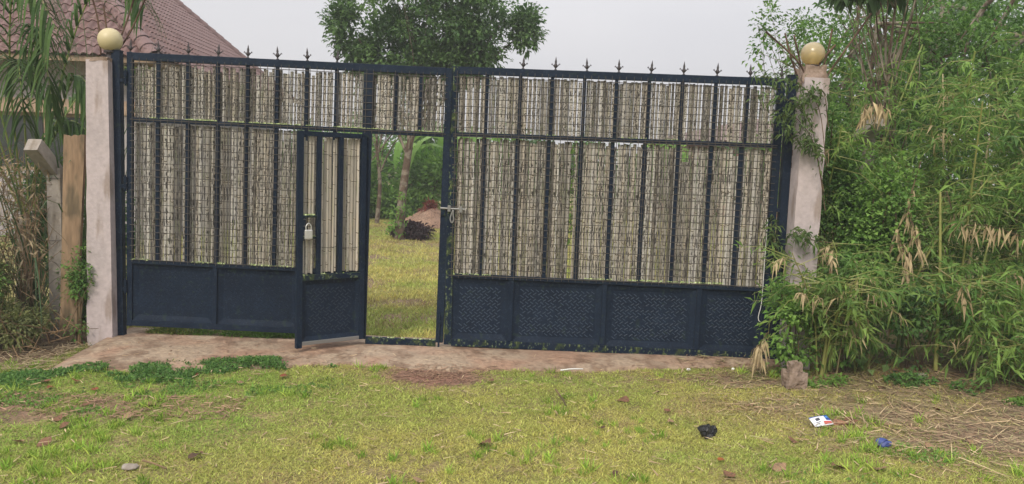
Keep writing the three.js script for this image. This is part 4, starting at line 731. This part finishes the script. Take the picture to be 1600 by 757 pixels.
{ // flat-topped tree far off
  const lobes = []; const R = rng(640); for (let i = 0; i < 9; i++) lobes.push([V((R() - 0.5) * 5, 5.2 + (i % 3) * 0.75 + R() * 0.3, (R() - 0.5) * 3), V(1.5, 0.22, 1.2), 1]);
  saplingTree('flat_topped_tree', 'distant flat-topped tree with layered dark boughs above the hedge', 'tree', V(13.2, 0, -18), 0, 6.4, 0.16, lobes, 641, { clumps: 34, per: 22, len: 0.22, wid: 0.07, clumpR: 0.3, tones: GREENS.deep, thin: 0.15, kite: true, limbs: 40 });
}
{ // plant with hand-shaped leaves
  const R = rng(650), b = V(5.05, 0, 0.0), t = thing('cassava_plant', 'plant with large fresh green hand-shaped leaves at the hedge edge', 'plant', b.toArray()), L = new Leaves(), st = [];
  for (let i = 0; i < 3; i++) st.push(tube(curve([V(0, -0.05, 0), V(0.1 * (i - 1), 1.0, 0), V(0.22 * (i - 1) - 0.15, 2.0 + 0.1 * i, 0.1)], 8), 0.014, 0.007, 6, false));
  for (let i = 0; i < 34; i++) { const c = V((R() - 0.6) * 0.9, 1.55 + R() * 0.8, 0.1 + (R() - 0.3) * 0.5), a0 = R() * 6.283; st.push(tube([V(lerp(0, c.x, 0.4), c.y - 0.15, c.z * 0.4), c], 0.003, 0.002, 3, false)); const col = tint(R, [0.09, 0.19, 0.05], [0.15, 0.28, 0.08], 0.1); for (let k = 0; k < 6; k++) { const a = a0 + (k - 2.5) * 0.62; L.leaf(c, V(Math.cos(a), -0.25, Math.sin(a)).normalize(), V(0, 1, 0.2), 0.15 + 0.04 * R(), 0.05, col, 0.3, 0.55); } }
  part('stems', merged(st), M.twig, t); part('leaves', L.geo(), M.leaf, t);
}
{ // weed with big leaves at the hedge foot, and the concrete block
  const b = atY(1350, 580, 0.03), R = rng(660), t = thing('broadleaf_weed', 'weed with big pale green oval leaves at the foot of the hedge', 'plant', b.toArray()), L = new Leaves(), st = [];
  for (let i = 0; i < 26; i++) { const c = V((R() - 0.4) * 0.3, 0.03 + R() * 0.36, (R() - 0.3) * 0.2); st.push(tube([V(0, -0.03, 0), c], 0.004, 0.002, 4, false)); const d = rdir(R, -0.1); L.leaf(c, d, V(0, 0.9, 0.5), 0.07 + 0.05 * R(), 0.06, tint(R, [0.12, 0.22, 0.06], [0.2, 0.3, 0.1]), 0.2, 0.5); }
  part('stems', merged(st), culmMats[0], t); part('leaves', L.geo(), M.leaf, t);
  const c = atY(1240, 606, 0), bl = thing('concrete_block', 'broken concrete block with a stone on top, half hidden by weeds', 'block', [c.x, 0, c.z], 0.2); bl.scale.setScalar(0.85);
  const g1 = new THREE.BoxGeometry(0.17, 0.17, 0.14, 9, 9, 8); rough(g1, 0.022, 12, 661); g1.translate(0, 0.06, 0); part('block', boxUV(g1), M.mortar, bl); const g2 = new THREE.BoxGeometry(0.10, 0.085, 0.1, 7, 6, 6); rough(g2, 0.02, 16, 662); g2.translate(-0.01, 0.185, 0.01); part('stone', boxUV(g2), M.mortar, bl);
}

// ------------------------------------------------------------------ plants on the left
{ // palm: arching fronds with long narrow leaflets
  const b = V(-3.95, -0.05, -0.75), R = rng(700), t = thing('palm', 'palm with long arching fronds in front of the tiled house', 'palm', b.toArray());
  part('trunk', tube(curve([V(0, -0.05, 0), V(0.04, 0.5, 0), V(0.02, 1.0, 0)], 8), 0.11, 0.09, 9), M.bark, t);
  const fr = [[[0.1, 1.0, 0], [0.30, 2.2, 0.25], [0.42, 2.62, 0.45], [0.58, 2.35, 0.6], [0.66, 1.85, 0.62]], [[0, 1, 0], [0.1, 2.3, 0.3], [0.28, 2.9, 0.5], [0.55, 2.9, 0.7], [0.8, 2.55, 0.8]], [[0, 1, 0], [-0.2, 2.0, 0.2], [-0.3, 2.5, 0.5], [-0.2, 2.5, 0.9], [0.1, 2.2, 1.05]], [[0, 1, 0], [0.3, 1.5, 0.2], [0.6, 1.85, 0.3], [0.85, 1.72, 0.4], [1.0, 1.45, 0.45]], [[0, 1, 0], [-0.5, 1.9, 0], [-1.0, 2.3, 0.1], [-1.5, 2.1, 0.2]], [[0, 1, 0], [0.1, 1.8, -0.4], [0.3, 2.4, -0.9], [0.6, 2.5, -1.4]], [[0, 1, 0], [-0.1, 1.6, 0.3], [-0.15, 2.0, 0.7], [0.0, 1.8, 1.0]], [[0.1, 1, 0], [0.45, 2.3, 0.1], [0.8, 3.0, 0.2], [1.15, 3.1, 0.35], [1.35, 2.8, 0.45]], [[0.05, 1, 0], [0.12, 1.9, 0.15], [0.2, 2.35, 0.35], [0.34, 2.2, 0.55], [0.4, 1.75, 0.6]], [[0, 1, 0], [0.4, 1.9, 0.1], [0.62, 2.25, 0.2], [0.8, 2.1, 0.3], [0.88, 1.7, 0.33]], [[0, 1, 0], [-0.15, 2.0, 0.1], [-0.3, 2.6, 0.3], [-0.5, 2.6, 0.5], [-0.6, 2.2, 0.6]]];
  for (const f of fr) {
    const c = curve(f.map(q => V(...q)), 30), L = new Leaves(), rib = part('frond', tube(c, 0.010, 0.003, 5), culmMats[0], t);
    for (let i = 8; i < c.length - 1; i++) for (const s of [-1, 1]) for (let k = 0; k < 2; k++) { const d = c[i + 1].clone().sub(c[i]).normalize(), sd = d.clone().cross(V(0, 1, 0)).normalize().multiplyScalar(s * (0.35 + 0.3 * R())).add(d.multiplyScalar(0.7)).add(V(0, 0.1 - 0.3 * R(), 0.1 * (R() - 0.5))).normalize(); L.blade(c[i], sd, lerp(0.28, 0.55, R()), 0.024, tint(R, [0.05, 0.11, 0.03], [0.11, 0.19, 0.05], 0.15), 1.1 + R() * 0.9, 5); }
    part('leaflets', L.geo(), M.leaf, rib);
  }
}
const strap = (label, base, n, h, seed, tones, w = 0.014, sp = 0.7, bend = 1.6, name = 'tall_grass') => { // tuft of long strap leaves
  const R = rng(seed), t = thing(name, label, 'grass', base.toArray()), L = new Leaves(); for (let i = 0; i < n; i++) { const a = R() * 6.283, d = V(Math.cos(a) * sp * R(), 1, Math.sin(a) * sp * R()).normalize(); L.blade(V((R() - 0.5) * 0.1, 0, (R() - 0.5) * 0.1), d, h * (0.6 + 0.5 * R()), w, tint(R, tones[0], tones[1]), bend * R(), 7); } part('blades', L.geo(), M.leaf, t); return t; };
strap('tall grass with long green blades behind the plank', V(-3.3, -0.05, -0.55), 46, 2.35, 710, [[0.08, 0.14, 0.06], [0.15, 0.22, 0.09]], 0.02, 0.35, 1.3);
strap('tall thin grass arching behind the lamp below the roof', V(-3.02, -0.05, -0.35), 16, 2.95, 711, [[0.10, 0.13, 0.07], [0.20, 0.20, 0.12]], 0.013, 0.16, 0.75);
strap('grass clump hanging over the cranked post', V(-3.6, -0.05, -0.3), 40, 1.9, 712, [[0.06, 0.11, 0.05], [0.12, 0.17, 0.07]], 0.018, 0.6, 2.0);
{ // dry vines in a tangle round the post
  const R = rng(720), b = V(-3.55, -0.05, 0.05), t = thing('dry_vine', 'tangle of dry brown vines beside the cranked fence post', 'vine', b.toArray()), st = [];
  for (let i = 0; i < 120; i++) { const c = V((R() - 0.55) * 0.55, lerp(0.5, 1.55, R()), (R() - 0.5) * 0.3), p = [c]; for (let k = 0; k < 4; k++) p.push(p[k].clone().add(V((R() - 0.5) * 0.3, (R() - 0.62) * 0.3, (R() - 0.5) * 0.16))); st.push(tube(curve(p, 12), 0.0028, 0.0015, 4, false)); }
  for (let i = 0; i < 34; i++) { const x = (R() - 0.6) * 0.6; st.push(tube(curve([V(x, 0, (R() - 0.5) * 0.3), V(x + (R() - 0.5) * 0.2, 0.6, 0), V(x + (R() - 0.5) * 0.4, 1.3 * R() + 0.4, (R() - 0.5) * 0.3)], 8), 0.004, 0.002, 4, false)); }
  part('stems', merged(st), M.dryStem, t);
  const L = new Leaves(); for (let i = 0; i < 420; i++) L.leaf(V((R() - 0.55) * 0.6, lerp(0.4, 1.55, R()), (R() - 0.5) * 0.3), rdir(R, -0.6), rdir(R), 0.05 + 0.05 * R(), 0.018, tint(R, [0.20, 0.15, 0.09], [0.40, 0.32, 0.2])); part('withered_leaves', L.geo(), M.dull, t);
}
[['weedy green bush with dry stems in front of the fence wires', -3.74, 0.3, 0.34, 1.0, 'olive', 120, 0.05, 0.02], ['dark green weeds beside the foot of the plank', -3.13, -0.16, 0.07, 0.95, 'mid', 26, 0.05, 0.022], ['fresh green weed bush with yellow flowers at the fence', -3.85, 0.55, 0.4, 0.95, 'fresh', 110, 0.05, 0.024], ['brownish low weeds at the foot of the fence post', -3.42, 0.34, 0.26, 0.34, 'olive', 90, 0.055, 0.016], ['large weedy bush spreading along the fence away from the gate', -4.5, 0.3, 0.6, 1.2, 'olive', 130, 0.05, 0.022], ['slim climber with small leaves against the pillar side', -2.99, 0.10, 0.07, 0.8, 'mid', 22, 0.04, 0.02], ['dark shrub behind the fence post and plank', -3.7, -1.3, 0.7, 1.35, 'deep', 110, 0.08, 0.03]].forEach(([label, x, z, r, h, tone, n, l, w], i) => bush(label, 'weeds', [x, z], r, h, r * 0.8, 730 + i, { tones: GREENS[tone], len: l, wid: w, clumps: n, per: 20, clumpR: 0.1, stemR: 0.005, stems: 16, thin: 0.3, hole: 3, stemMat: M.dryStem }, undefined, 'weed_bush'));
{ const R = rng(745), st = [], b = V(-3.4, -0.05, 0.4), t = thing('dry_stalks', 'fallen dry grey stalks heaped at the foot of the fence weeds', 'stalks', b.toArray()); for (let i = 0; i < 90; i++) { const a = V((R() - 0.5) * 1.1, 0.02 + R() * 0.2, (R() - 0.5) * 0.5), d = V(R() - 0.5, (R() - 0.3) * 0.7, (R() - 0.5) * 0.5).normalize().multiplyScalar(0.2 + 0.35 * R()); st.push(tube(curve([a, a.clone().addScaledVector(d, 0.5).add(V(0, 0.04 * R(), 0)), a.clone().add(d)], 5), 0.0042, 0.002, 4, false)); } stuff('stalks', merged(st), M.dryStem, t); }

// ------------------------------------------------------------------ lawn, ground cover, straw
function tuftGeo(seed, n, h, w, splay, spread) {
  const R = rng(seed), L = new Leaves();
  for (let i = 0; i < n; i++) { const a = R() * 6.283, s = splay * (0.3 + 0.9 * R()), d = V(Math.cos(a) * s, 1, Math.sin(a) * s).normalize(), k = 0.7 + 0.6 * R(), dry = R() < 0.16; L.blade(V((R() - 0.5) * spread, -0.004, (R() - 0.5) * spread), d, h * (0.5 + 0.8 * R()), w * (0.7 + 0.6 * R()), dry ? [1.35 * k, 1.12 * k, 1.2 * k] : [k, k, k], 0.9 * R(), 2, V(Math.cos(a * 3 + 1), 0, Math.sin(a * 3 + 1))); }
  return L.geo();
}
const grassMat = new THREE.MeshPhysicalMaterial({ vertexColors: true, roughness: 0.95, transmission: 0.3, thickness: 0, specularIntensity: 0.25, side: THREE.DoubleSide });
function scatter(name, geo, spots, parent = scene) {
  const im = new THREE.InstancedMesh(geo, grassMat, spots.length), m = new THREE.Matrix4(), q = new THREE.Quaternion(), c = new THREE.Color();
  spots.forEach(([x, y, z, s, r, col], i) => { m.compose(V(x, y, z), q.setFromAxisAngle(V(0, 1, 0), r), V(s, s, s)); im.setMatrixAt(i, m); im.setColorAt(i, c.setRGB(...col)); });
  im.name = name; im.userData.kind = 'stuff'; im.castShadow = im.receiveShadow = true; parent.add(im); return im;
}
function grassTone(x, z, R) {
  const n = fbm(x * 0.9 + 11, z * 0.9 + 11, 800, 4), g = fbm(x * 4 + 11, z * 4 + 11, 801, 3);
  let green = sstep(0.36, 0.62, n + 0.3 * (g - 0.5));
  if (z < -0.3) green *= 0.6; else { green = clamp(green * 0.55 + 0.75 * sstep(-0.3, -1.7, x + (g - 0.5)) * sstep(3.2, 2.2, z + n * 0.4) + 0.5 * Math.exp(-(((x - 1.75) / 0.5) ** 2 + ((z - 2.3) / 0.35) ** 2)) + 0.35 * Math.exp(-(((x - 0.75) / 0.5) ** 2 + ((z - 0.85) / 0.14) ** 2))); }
  const dryv = sstep(0.52, 0.68, fbm(x * 1.7 + 5, z * 2.4 + 5, 803, 4)) * (1 - green) * 0.6; if (R() < dryv) return tint(R, [0.36, 0.28, 0.12], [0.47, 0.38, 0.2], 0.16);
  return tint(R, mix3([0.46, 0.445, 0.11], [0.235, 0.37, 0.06], green), mix3([0.57, 0.545, 0.175], [0.37, 0.485, 0.11], green), 0.16);
}
{
  const geos = [1, 2, 3, 4].map(k => tuftGeo(810 + k, 26, 0.024, 0.0042, 2.0, 0.095)), lists = geos.map(() => []), R = rng(820);
  for (let i = 0; i < 36000; i++) { const x = lerp(-4.6, 5.6, R()), z = lerp(-0.02, 3.7, Math.pow(R(), 0.95)), g = lawn(x, z); if (R() > g * 0.97 + 0.02) continue; if (x > -2.78 && x < 2.9 && z < table(apronFront, x) - 0.05) continue; lists[i % 4].push([x, groundH(x, z), z, (0.7 + 0.65 * R()) * (0.75 + 0.35 * g), R() * 6.283, grassTone(x, z, R)]); }
  lists.forEach((l, k) => scatter(numbered('lawn_grass'), geos[k], l));
  const tg = tuftGeo(817, 22, 0.075, 0.0065, 1.0, 0.07), tl = [], R3 = rng(822); // taller coarse tufts where the lawn is greenest
  for (let i = 0; i < 5200; i++) { const x = lerp(-4.4, 5.2, R3()), z = lerp(0.3, 3.6, R3()), n = fbm(x * 2.2 + 33, z * 2.2 + 33, 825, 4); if (lawn(x, z) < 0.35 || R3() > sstep(0.54, 0.68, n + 0.12 * sstep(-0.6, -1.6, x) + 0.1 * sstep(1.2, 2.0, x) * sstep(1.6, 2.4, z)) * 0.5) continue; tl.push([x, groundH(x, z), z, 0.5 + 0.6 * R3(), R3() * 6.283, tint(R3, [0.20, 0.35, 0.045], [0.34, 0.48, 0.08], 0.15)]); }
  scatter('coarse_grass', tg, tl);
  const bg = [5, 6].map(k => tuftGeo(810 + k, 14, 0.05, 0.009, 1.3, 0.2)), bl = bg.map(() => []), R2 = rng(821);
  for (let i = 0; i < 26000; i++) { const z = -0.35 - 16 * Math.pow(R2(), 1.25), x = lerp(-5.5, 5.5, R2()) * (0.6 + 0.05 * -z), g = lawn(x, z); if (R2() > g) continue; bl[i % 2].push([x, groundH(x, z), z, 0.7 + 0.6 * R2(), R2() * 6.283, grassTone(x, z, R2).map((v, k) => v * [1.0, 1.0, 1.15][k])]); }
  bl.forEach((l, k) => scatter(numbered('yard_grass'), bg[k], l));
}
{ // creeping ground cover before the left of the apron, under the left leaf and by the hedge
  const R = rng(830), L = new Leaves();
  const patch = (cx, cz, rx, rz, n, hgt, len, tones) => { for (let i = 0; i < n; i++) { const a = R() * 6.283, s = Math.sqrt(R()) * (0.75 + 0.5 * fbm(Math.cos(a) * 2 + cx, Math.sin(a) * 2 + cz, 831, 3)), x = cx + Math.cos(a) * rx * s, z = cz + Math.sin(a) * rz * s; if (fbm(x * 4.5 + 60, z * 4.5 + 60, 832, 4) < 0.40 + 0.22 * s * s) continue; const y = Math.max(groundH(x, z), x > -2.7 && x < 2.8 && z < table(apronFront, x) && z > -0.3 ? apronH(x, z) : -1) + hgt * R() * (1.1 - s); const l = len * (0.6 + 0.7 * R()); L.leaf(V(x, y, z), rdir(R, 0.25), rdir(R, 1.2), l, l * 0.42, tint(R, tones[0], tones[1]), 0.2, 0.5); } };
  const dk = [[0.075, 0.19, 0.04], [0.16, 0.30, 0.065]], br = [[0.13, 0.27, 0.045], [0.22, 0.38, 0.07]];
  patch(-1.3, 0.76, 0.42, 0.22, 4600, 0.07, 0.03, dk); patch(-1.0, 0.64, 0.3, 0.14, 2600, 0.06, 0.03, dk); patch(-2.0, 1.06, 0.75, 0.26, 7600, 0.06, 0.032, dk); patch(-2.85, 1.2, 0.6, 0.3, 5200, 0.05, 0.032, dk); patch(-1.5, 1.3, 0.8, 0.35, 3800, 0.03, 0.028, br); patch(-2.7, 1.75, 0.5, 0.2, 1500, 0.03, 0.03, br); patch(-1.9, 1.2, 1.4, 0.5, 2600, 0.02, 0.026, [[0.10, 0.17, 0.05], [0.22, 0.26, 0.08]]); patch(-1.95, 1.85, 0.12, 0.07, 300, 0.03, 0.03, br);
  patch(-1.9, -0.13, 0.95, 0.08, 6000, 0.085, 0.024, br); patch(-1.3, -0.12, 0.4, 0.07, 2000, 0.07, 0.024, br); patch(-2.3, -0.12, 0.4, 0.07, 2000, 0.07, 0.024, [[0.24, 0.28, 0.06], [0.38, 0.40, 0.1]]);
  patch(4.5, 0.98, 0.4, 0.13, 1300, 0.09, 0.045, br); patch(3.95, 0.72, 0.22, 0.1, 500, 0.08, 0.05, dk); patch(3.05, 0.62, 0.3, 0.1, 800, 0.08, 0.04, br); patch(2.66, 0.82, 0.13, 0.06, 900, 0.12, 0.035, br); patch(2.72, 0.72, 0.15, 0.1, 500, 0.07, 0.035, br); patch(2.95, 2.1, 0.35, 0.2, 600, 0.03, 0.03, br); patch(3.6, 0.6, 0.25, 0.1, 600, 0.1, 0.05, dk); patch(2.5, 2.45, 0.5, 0.25, 700, 0.03, 0.03, br);
  const m = stuff('ground_cover', L.geo(), M.leaf, scene);
}
{ // bamboo litter and straw under the hedge, loose straws elsewhere
  const R = rng(840), L = new Leaves();
  const strew = (n, f, len, tones, lift = 0.02) => { for (let i = 0; i < n; i++) { const [x, z] = f(), a = R() * 6.283, l = len * (0.4 + 0.9 * R()), onA = x > -2.7 && x < 2.85 && z < table(apronFront, x) ? apronH(x, z) : groundH(x, z); const p = V(x, onA + 0.006 + lift * R(), z), d = V(Math.cos(a), (R() - 0.45) * 0.25, Math.sin(a)).normalize(); L.blade(p, d, l, lerp(0.003, 0.0085, R()), tint(R, tones[0], tones[1], 0.25), 0.15 * R(), 2, d.clone().cross(V(0, 1, 0)).add(V(0, (R() - 0.5) * 0.8, 0)).normalize()); } };
  const dry = [[0.34, 0.23, 0.13], [0.56, 0.43, 0.26]], brown = [[0.20, 0.115, 0.07], [0.36, 0.22, 0.14]];
  const right = () => { for (;;) { const x = lerp(1.9, 5.6, R()), z = lerp(0.05, 2.5, R()); if (R() < 1.15 - lawn(x, z)) return [x, z]; } };
  strew(1700, right, 0.11, dry); strew(2200, right, 0.08, brown, 0.012); strew(1800, right, 0.1, [[0.2, 0.2, 0.08], [0.34, 0.3, 0.14]], 0.02); strew(260, () => [lerp(2.7, 4.6, R()), lerp(1.2, 2.2, R())], 0.32, dry, 0.035);
  strew(1500, () => [lerp(-4.5, 5, R()), lerp(0.3, 3.6, R())], 0.08, dry, 0.03); strew(900, () => { const a = R() * 6.28, r = R() * 0.33; return [Math.cos(a) * r * 1.2, 0.78 + Math.sin(a) * r * 0.8]; }, 0.05, brown, 0.006);
  strew(1700, () => [lerp(-4.3, -2.75, R()), lerp(0.1, 1.0, R())], 0.14, [[0.22, 0.16, 0.1], [0.42, 0.33, 0.2]], 0.05); strew(900, () => [-1.9 + (R() - 0.5) * 1.6, 1.78 + (R() - 0.5) * 0.45], 0.08, brown, 0.012); strew(500, () => [lerp(-2.6, 2.7, R()), table(apronFront, lerp(-2.6, 2.7, R())) + (R() - 0.7) * 0.2], 0.06, brown, 0.004);
  stuff('straw_litter', L.geo(), M.dull, scene);
}

// ------------------------------------------------------------------ fallen leaves, sticks, rubbish
function restY(x, z) { return x > -2.7 && x < 2.85 && z < table(apronFront, x) && z > -0.3 ? apronH(x, z) : groundH(x, z); }
{
  const R = rng(850), variants = [0, 1, 2, 3].map(k => { // curled dead leaf
    const pos = [], idx = [], N = 8, S = 4; for (let i = 0; i <= N; i++) for (let j = 0; j <= S; j++) { const u = i / N, v = j / S - 0.5, w = Math.sin(Math.pow(u, 0.8) * Math.PI) * 0.46 + 0.02; pos.push((u - 0.5), 0.10 * Math.cos(u * 4 + k) + 0.5 * v * v * (k % 2 ? 1 : -0.6) * w * 2 + 0.05 * vnoise(u * 5, v * 5 + k * 7, 851), v * w * 2 * (0.8 + 0.1 * k)); }
    for (let i = 0; i < N; i++) for (let j = 0; j < S; j++) { const a = i * (S + 1) + j; idx.push(a, a + 1, a + S + 1, a + 1, a + S + 2, a + S + 1); }
    const g = new THREE.BufferGeometry(); g.setAttribute('position', new THREE.Float32BufferAttribute(pos, 3)); g.setIndex(idx); g.computeVertexNormals(); return boxUV(g);
  });
  const lm = { rust: mat({ map: tWood, color: new THREE.Color().setRGB(0.75, 0.30, 0.18), side: THREE.DoubleSide }), brown: mat({ map: tWood, color: new THREE.Color().setRGB(0.62, 0.42, 0.32), side: THREE.DoubleSide }), pale: mat({ map: tWood, color: new THREE.Color().setRGB(1, 0.86, 0.70), side: THREE.DoubleSide }), orange: mat({ map: tWood, color: new THREE.Color().setRGB(1, 0.42, 0.12), side: THREE.DoubleSide }), dark: mat({ map: tWood, color: new THREE.Color().setRGB(0.3, 0.22, 0.18), side: THREE.DoubleSide }) };
  const kinds = { rust: 'curled rusty red dead leaf lying in the grass by the gate', brown: 'curled brown dead leaf lying on the grass', pale: 'curled pale tan dead leaf lying on the ground', orange: 'small orange dead leaf lying by the gate apron', dark: 'dark shrivelled dead leaf lying on the lawn' };
  [[118, 597, 'rust', .07], [147, 611, 'rust', .06], [306, 588, 'rust', .05], [443, 589, 'rust', .07], [135, 633, 'brown', .07], [236, 635, 'pale', .08], [89, 655, 'brown', .08], [101, 666, 'brown', .07], [67, 692, 'brown', .11], [29, 690, 'pale', .08], [310, 709, 'brown', .06], [302, 717, 'dark', .07], [376, 600, 'pale', .07], [434, 564, 'orange', .04], [974, 625, 'brown', .11], [768, 598, 'brown', .05], [1026, 613, 'dark', .06], [941, 670, 'dark', .05], [900, 654, 'dark', .05], [962, 740, 'dark', .04], [1127, 720, 'orange', .06], [1139, 744, 'brown', .09], [1217, 731, 'pale', .12], [1309, 733, 'brown', .09], [1375, 735, 'pale', .09], [1043, 643, 'brown', .06], [1379, 607, 'brown', .08], [758, 695, 'brown', .1], [655, 751, 'pale', .08], [72, 598, 'brown', .08], [78, 606, 'rust', .06], [1048, 660, 'pale', .05], [1455, 700, 'pale', .09], [1330, 660, 'brown', .1], [1400, 590, 'brown', .08], [200, 655, 'pale', .07], [1240, 690, 'brown', .08], [1465, 640, 'brown', .07], [1520, 690, 'pale', .1]].forEach(([px, py, k, s], i) => {
    const p = atY(px, py, 0.01), m = solo('fallen_leaf', variants[i % 4], lm[k], kinds[k], 'leaf', k + ' dead leaves on the ground'); m.position.set(p.x, restY(p.x, p.z) + 0.02, p.z); m.scale.set(s * 0.85, s * 0.8, s * 0.85); m.rotation.set((R() - 0.5) * 0.5, R() * 6.283, (R() - 0.5) * 0.5);
  });
  const stick = (a, b, r, m, label) => { const A = atY(...a, 0.02), B = atY(...b, 0.02), t = solo('stick', tube(curve([V(0, 0, 0), B.clone().sub(A).multiplyScalar(0.5).add(V(0, 0.006, 0.004)), B.clone().sub(A)], 8), r, r * 0.7, 6), m, label, 'stick'); t.position.copy(A).setY(restY(A.x, A.z) + 0.022); };
  stick([223, 721], [260, 734], 0.006, M.dryStem, 'pale dry stick in the grass near the flat stone'); stick([868, 610], [885, 636], 0.006, M.dryStem, 'straight pale straw lying on the lawn before the right gate leaf'); stick([876, 579], [911, 577], 0.006, M.white, 'white stick at the edge of the apron'); stick([1012, 596], [1046, 595], 0.004, M.dryStem, 'thin straw at the apron edge before the right gate leaf');
  const stone = (px, py, s, m, label, seed, flat = 0.5) => { const g = new THREE.IcosahedronGeometry(1, 3); g.scale(s, s * flat, s * 0.7); rough(g, s * 0.5, 1 / s * 0.7, seed); const p = atY(px, py, 0.01), o = solo('stone', boxUV(g), m, label, 'stone'); o.position.set(p.x, restY(p.x, p.z) + s * flat * 0.55, p.z); };
  stone(203, 731, 0.042, M.greyConcrete, 'flat grey stone in the grass near the dry stick', 860, 0.4); stone(1076, 577, 0.017, M.white, 'small white pebble on the apron, away from the hedge', 861, 0.7); stone(1146, 576, 0.014, M.white, 'tiny white pebble near the concrete block', 862, 0.7); stone(1311, 660, 0.045, mat({ map: tSoil, color: new THREE.Color().setRGB(0.55, 0.28, 0.16) }), 'clod of reddish earth beside the printed sachet', 863, 0.5);
  stone(1440, 597, 0.04, M.greyConcrete, 'grey stone in the litter under the hedge', 864, 0.5);
}
{ // black plastic scrap
  const p = atY(1107, 680, 0.01), g = new THREE.IcosahedronGeometry(0.046, 5); g.scale(1.15, 0.7, 0.8); rough(g, 0.034, 26, 870);
  const m = solo('black_plastic', boxUV(g), mat({ color: new THREE.Color().setRGB(0.014, 0.014, 0.015), roughness: 0.4, side: THREE.DoubleSide }), 'crumpled scrap of black plastic on the lawn', 'litter'); m.position.set(p.x, restY(p.x, p.z) + 0.026, p.z); m.rotation.y = 0.5;
}
{ // printed sachet and blue plastic
  const cv = document.createElement('canvas'); cv.width = 128; cv.height = 80; const c = cv.getContext('2d');
  c.fillStyle = '#d9dbe0'; c.fillRect(0, 0, 128, 80); c.fillStyle = '#26468f'; c.fillRect(0, 0, 128, 9); c.fillRect(98, 0, 30, 48); c.fillStyle = '#4f8fd0'; c.fillRect(104, 12, 18, 14); c.fillStyle = '#b8433c'; c.fillRect(70, 54, 56, 20); c.fillStyle = '#3a3d46'; c.fillRect(30, 22, 26, 22); c.fillRect(20, 52, 32, 5); c.fillRect(20, 62, 24, 4); c.fillStyle = '#ffffff'; c.fillRect(62, 20, 30, 26);
  const t = new THREE.CanvasTexture(cv); t.colorSpace = THREE.SRGBColorSpace;
  const g = new THREE.PlaneGeometry(0.125, 0.085, 14, 10); g.rotateX(-Math.PI / 2); const q = g.attributes.position; for (let i = 0; i < q.count; i++) { const x = q.getX(i), z = q.getZ(i); q.setY(i, 0.012 * (1 - (x / 0.0625) ** 2) * (1 - (z / 0.0425) ** 2) + 0.008 * (fbm(x * 30 + 5, z * 30 + 5, 880, 2) - 0.5)); }
  const b = g.clone(); const r = b.attributes.position; for (let i = 0; i < r.count; i++) r.setY(i, -r.getY(i) * 0.3 - 0.001); g.computeVertexNormals(); b.computeVertexNormals();
  const p = atY(1283, 660, 0.02), m = solo('printed_sachet', merged([g, b]), new THREE.MeshStandardMaterial({ map: t, roughness: 0.35, side: THREE.DoubleSide }), 'small empty sachet printed white, blue and red on the litter', 'litter'); m.position.set(p.x, restY(p.x, p.z) + 0.035, p.z); m.rotation.set(0.42, 0.22, 0.04);
  const h = new THREE.IcosahedronGeometry(0.036, 4); h.scale(1.15, 0.75, 0.9); rough(h, 0.018, 34, 885); const p2 = atY(1381, 698, 0.01), k = solo('blue_plastic', boxUV(h), mat({ color: new THREE.Color().setRGB(0.045, 0.07, 0.24), roughness: 0.5 }), 'crumpled scrap of blue plastic at the edge of the litter', 'litter'); k.position.set(p2.x, restY(p2.x, p2.z) + 0.024, p2.z);
}

renderer.render(scene, camera);
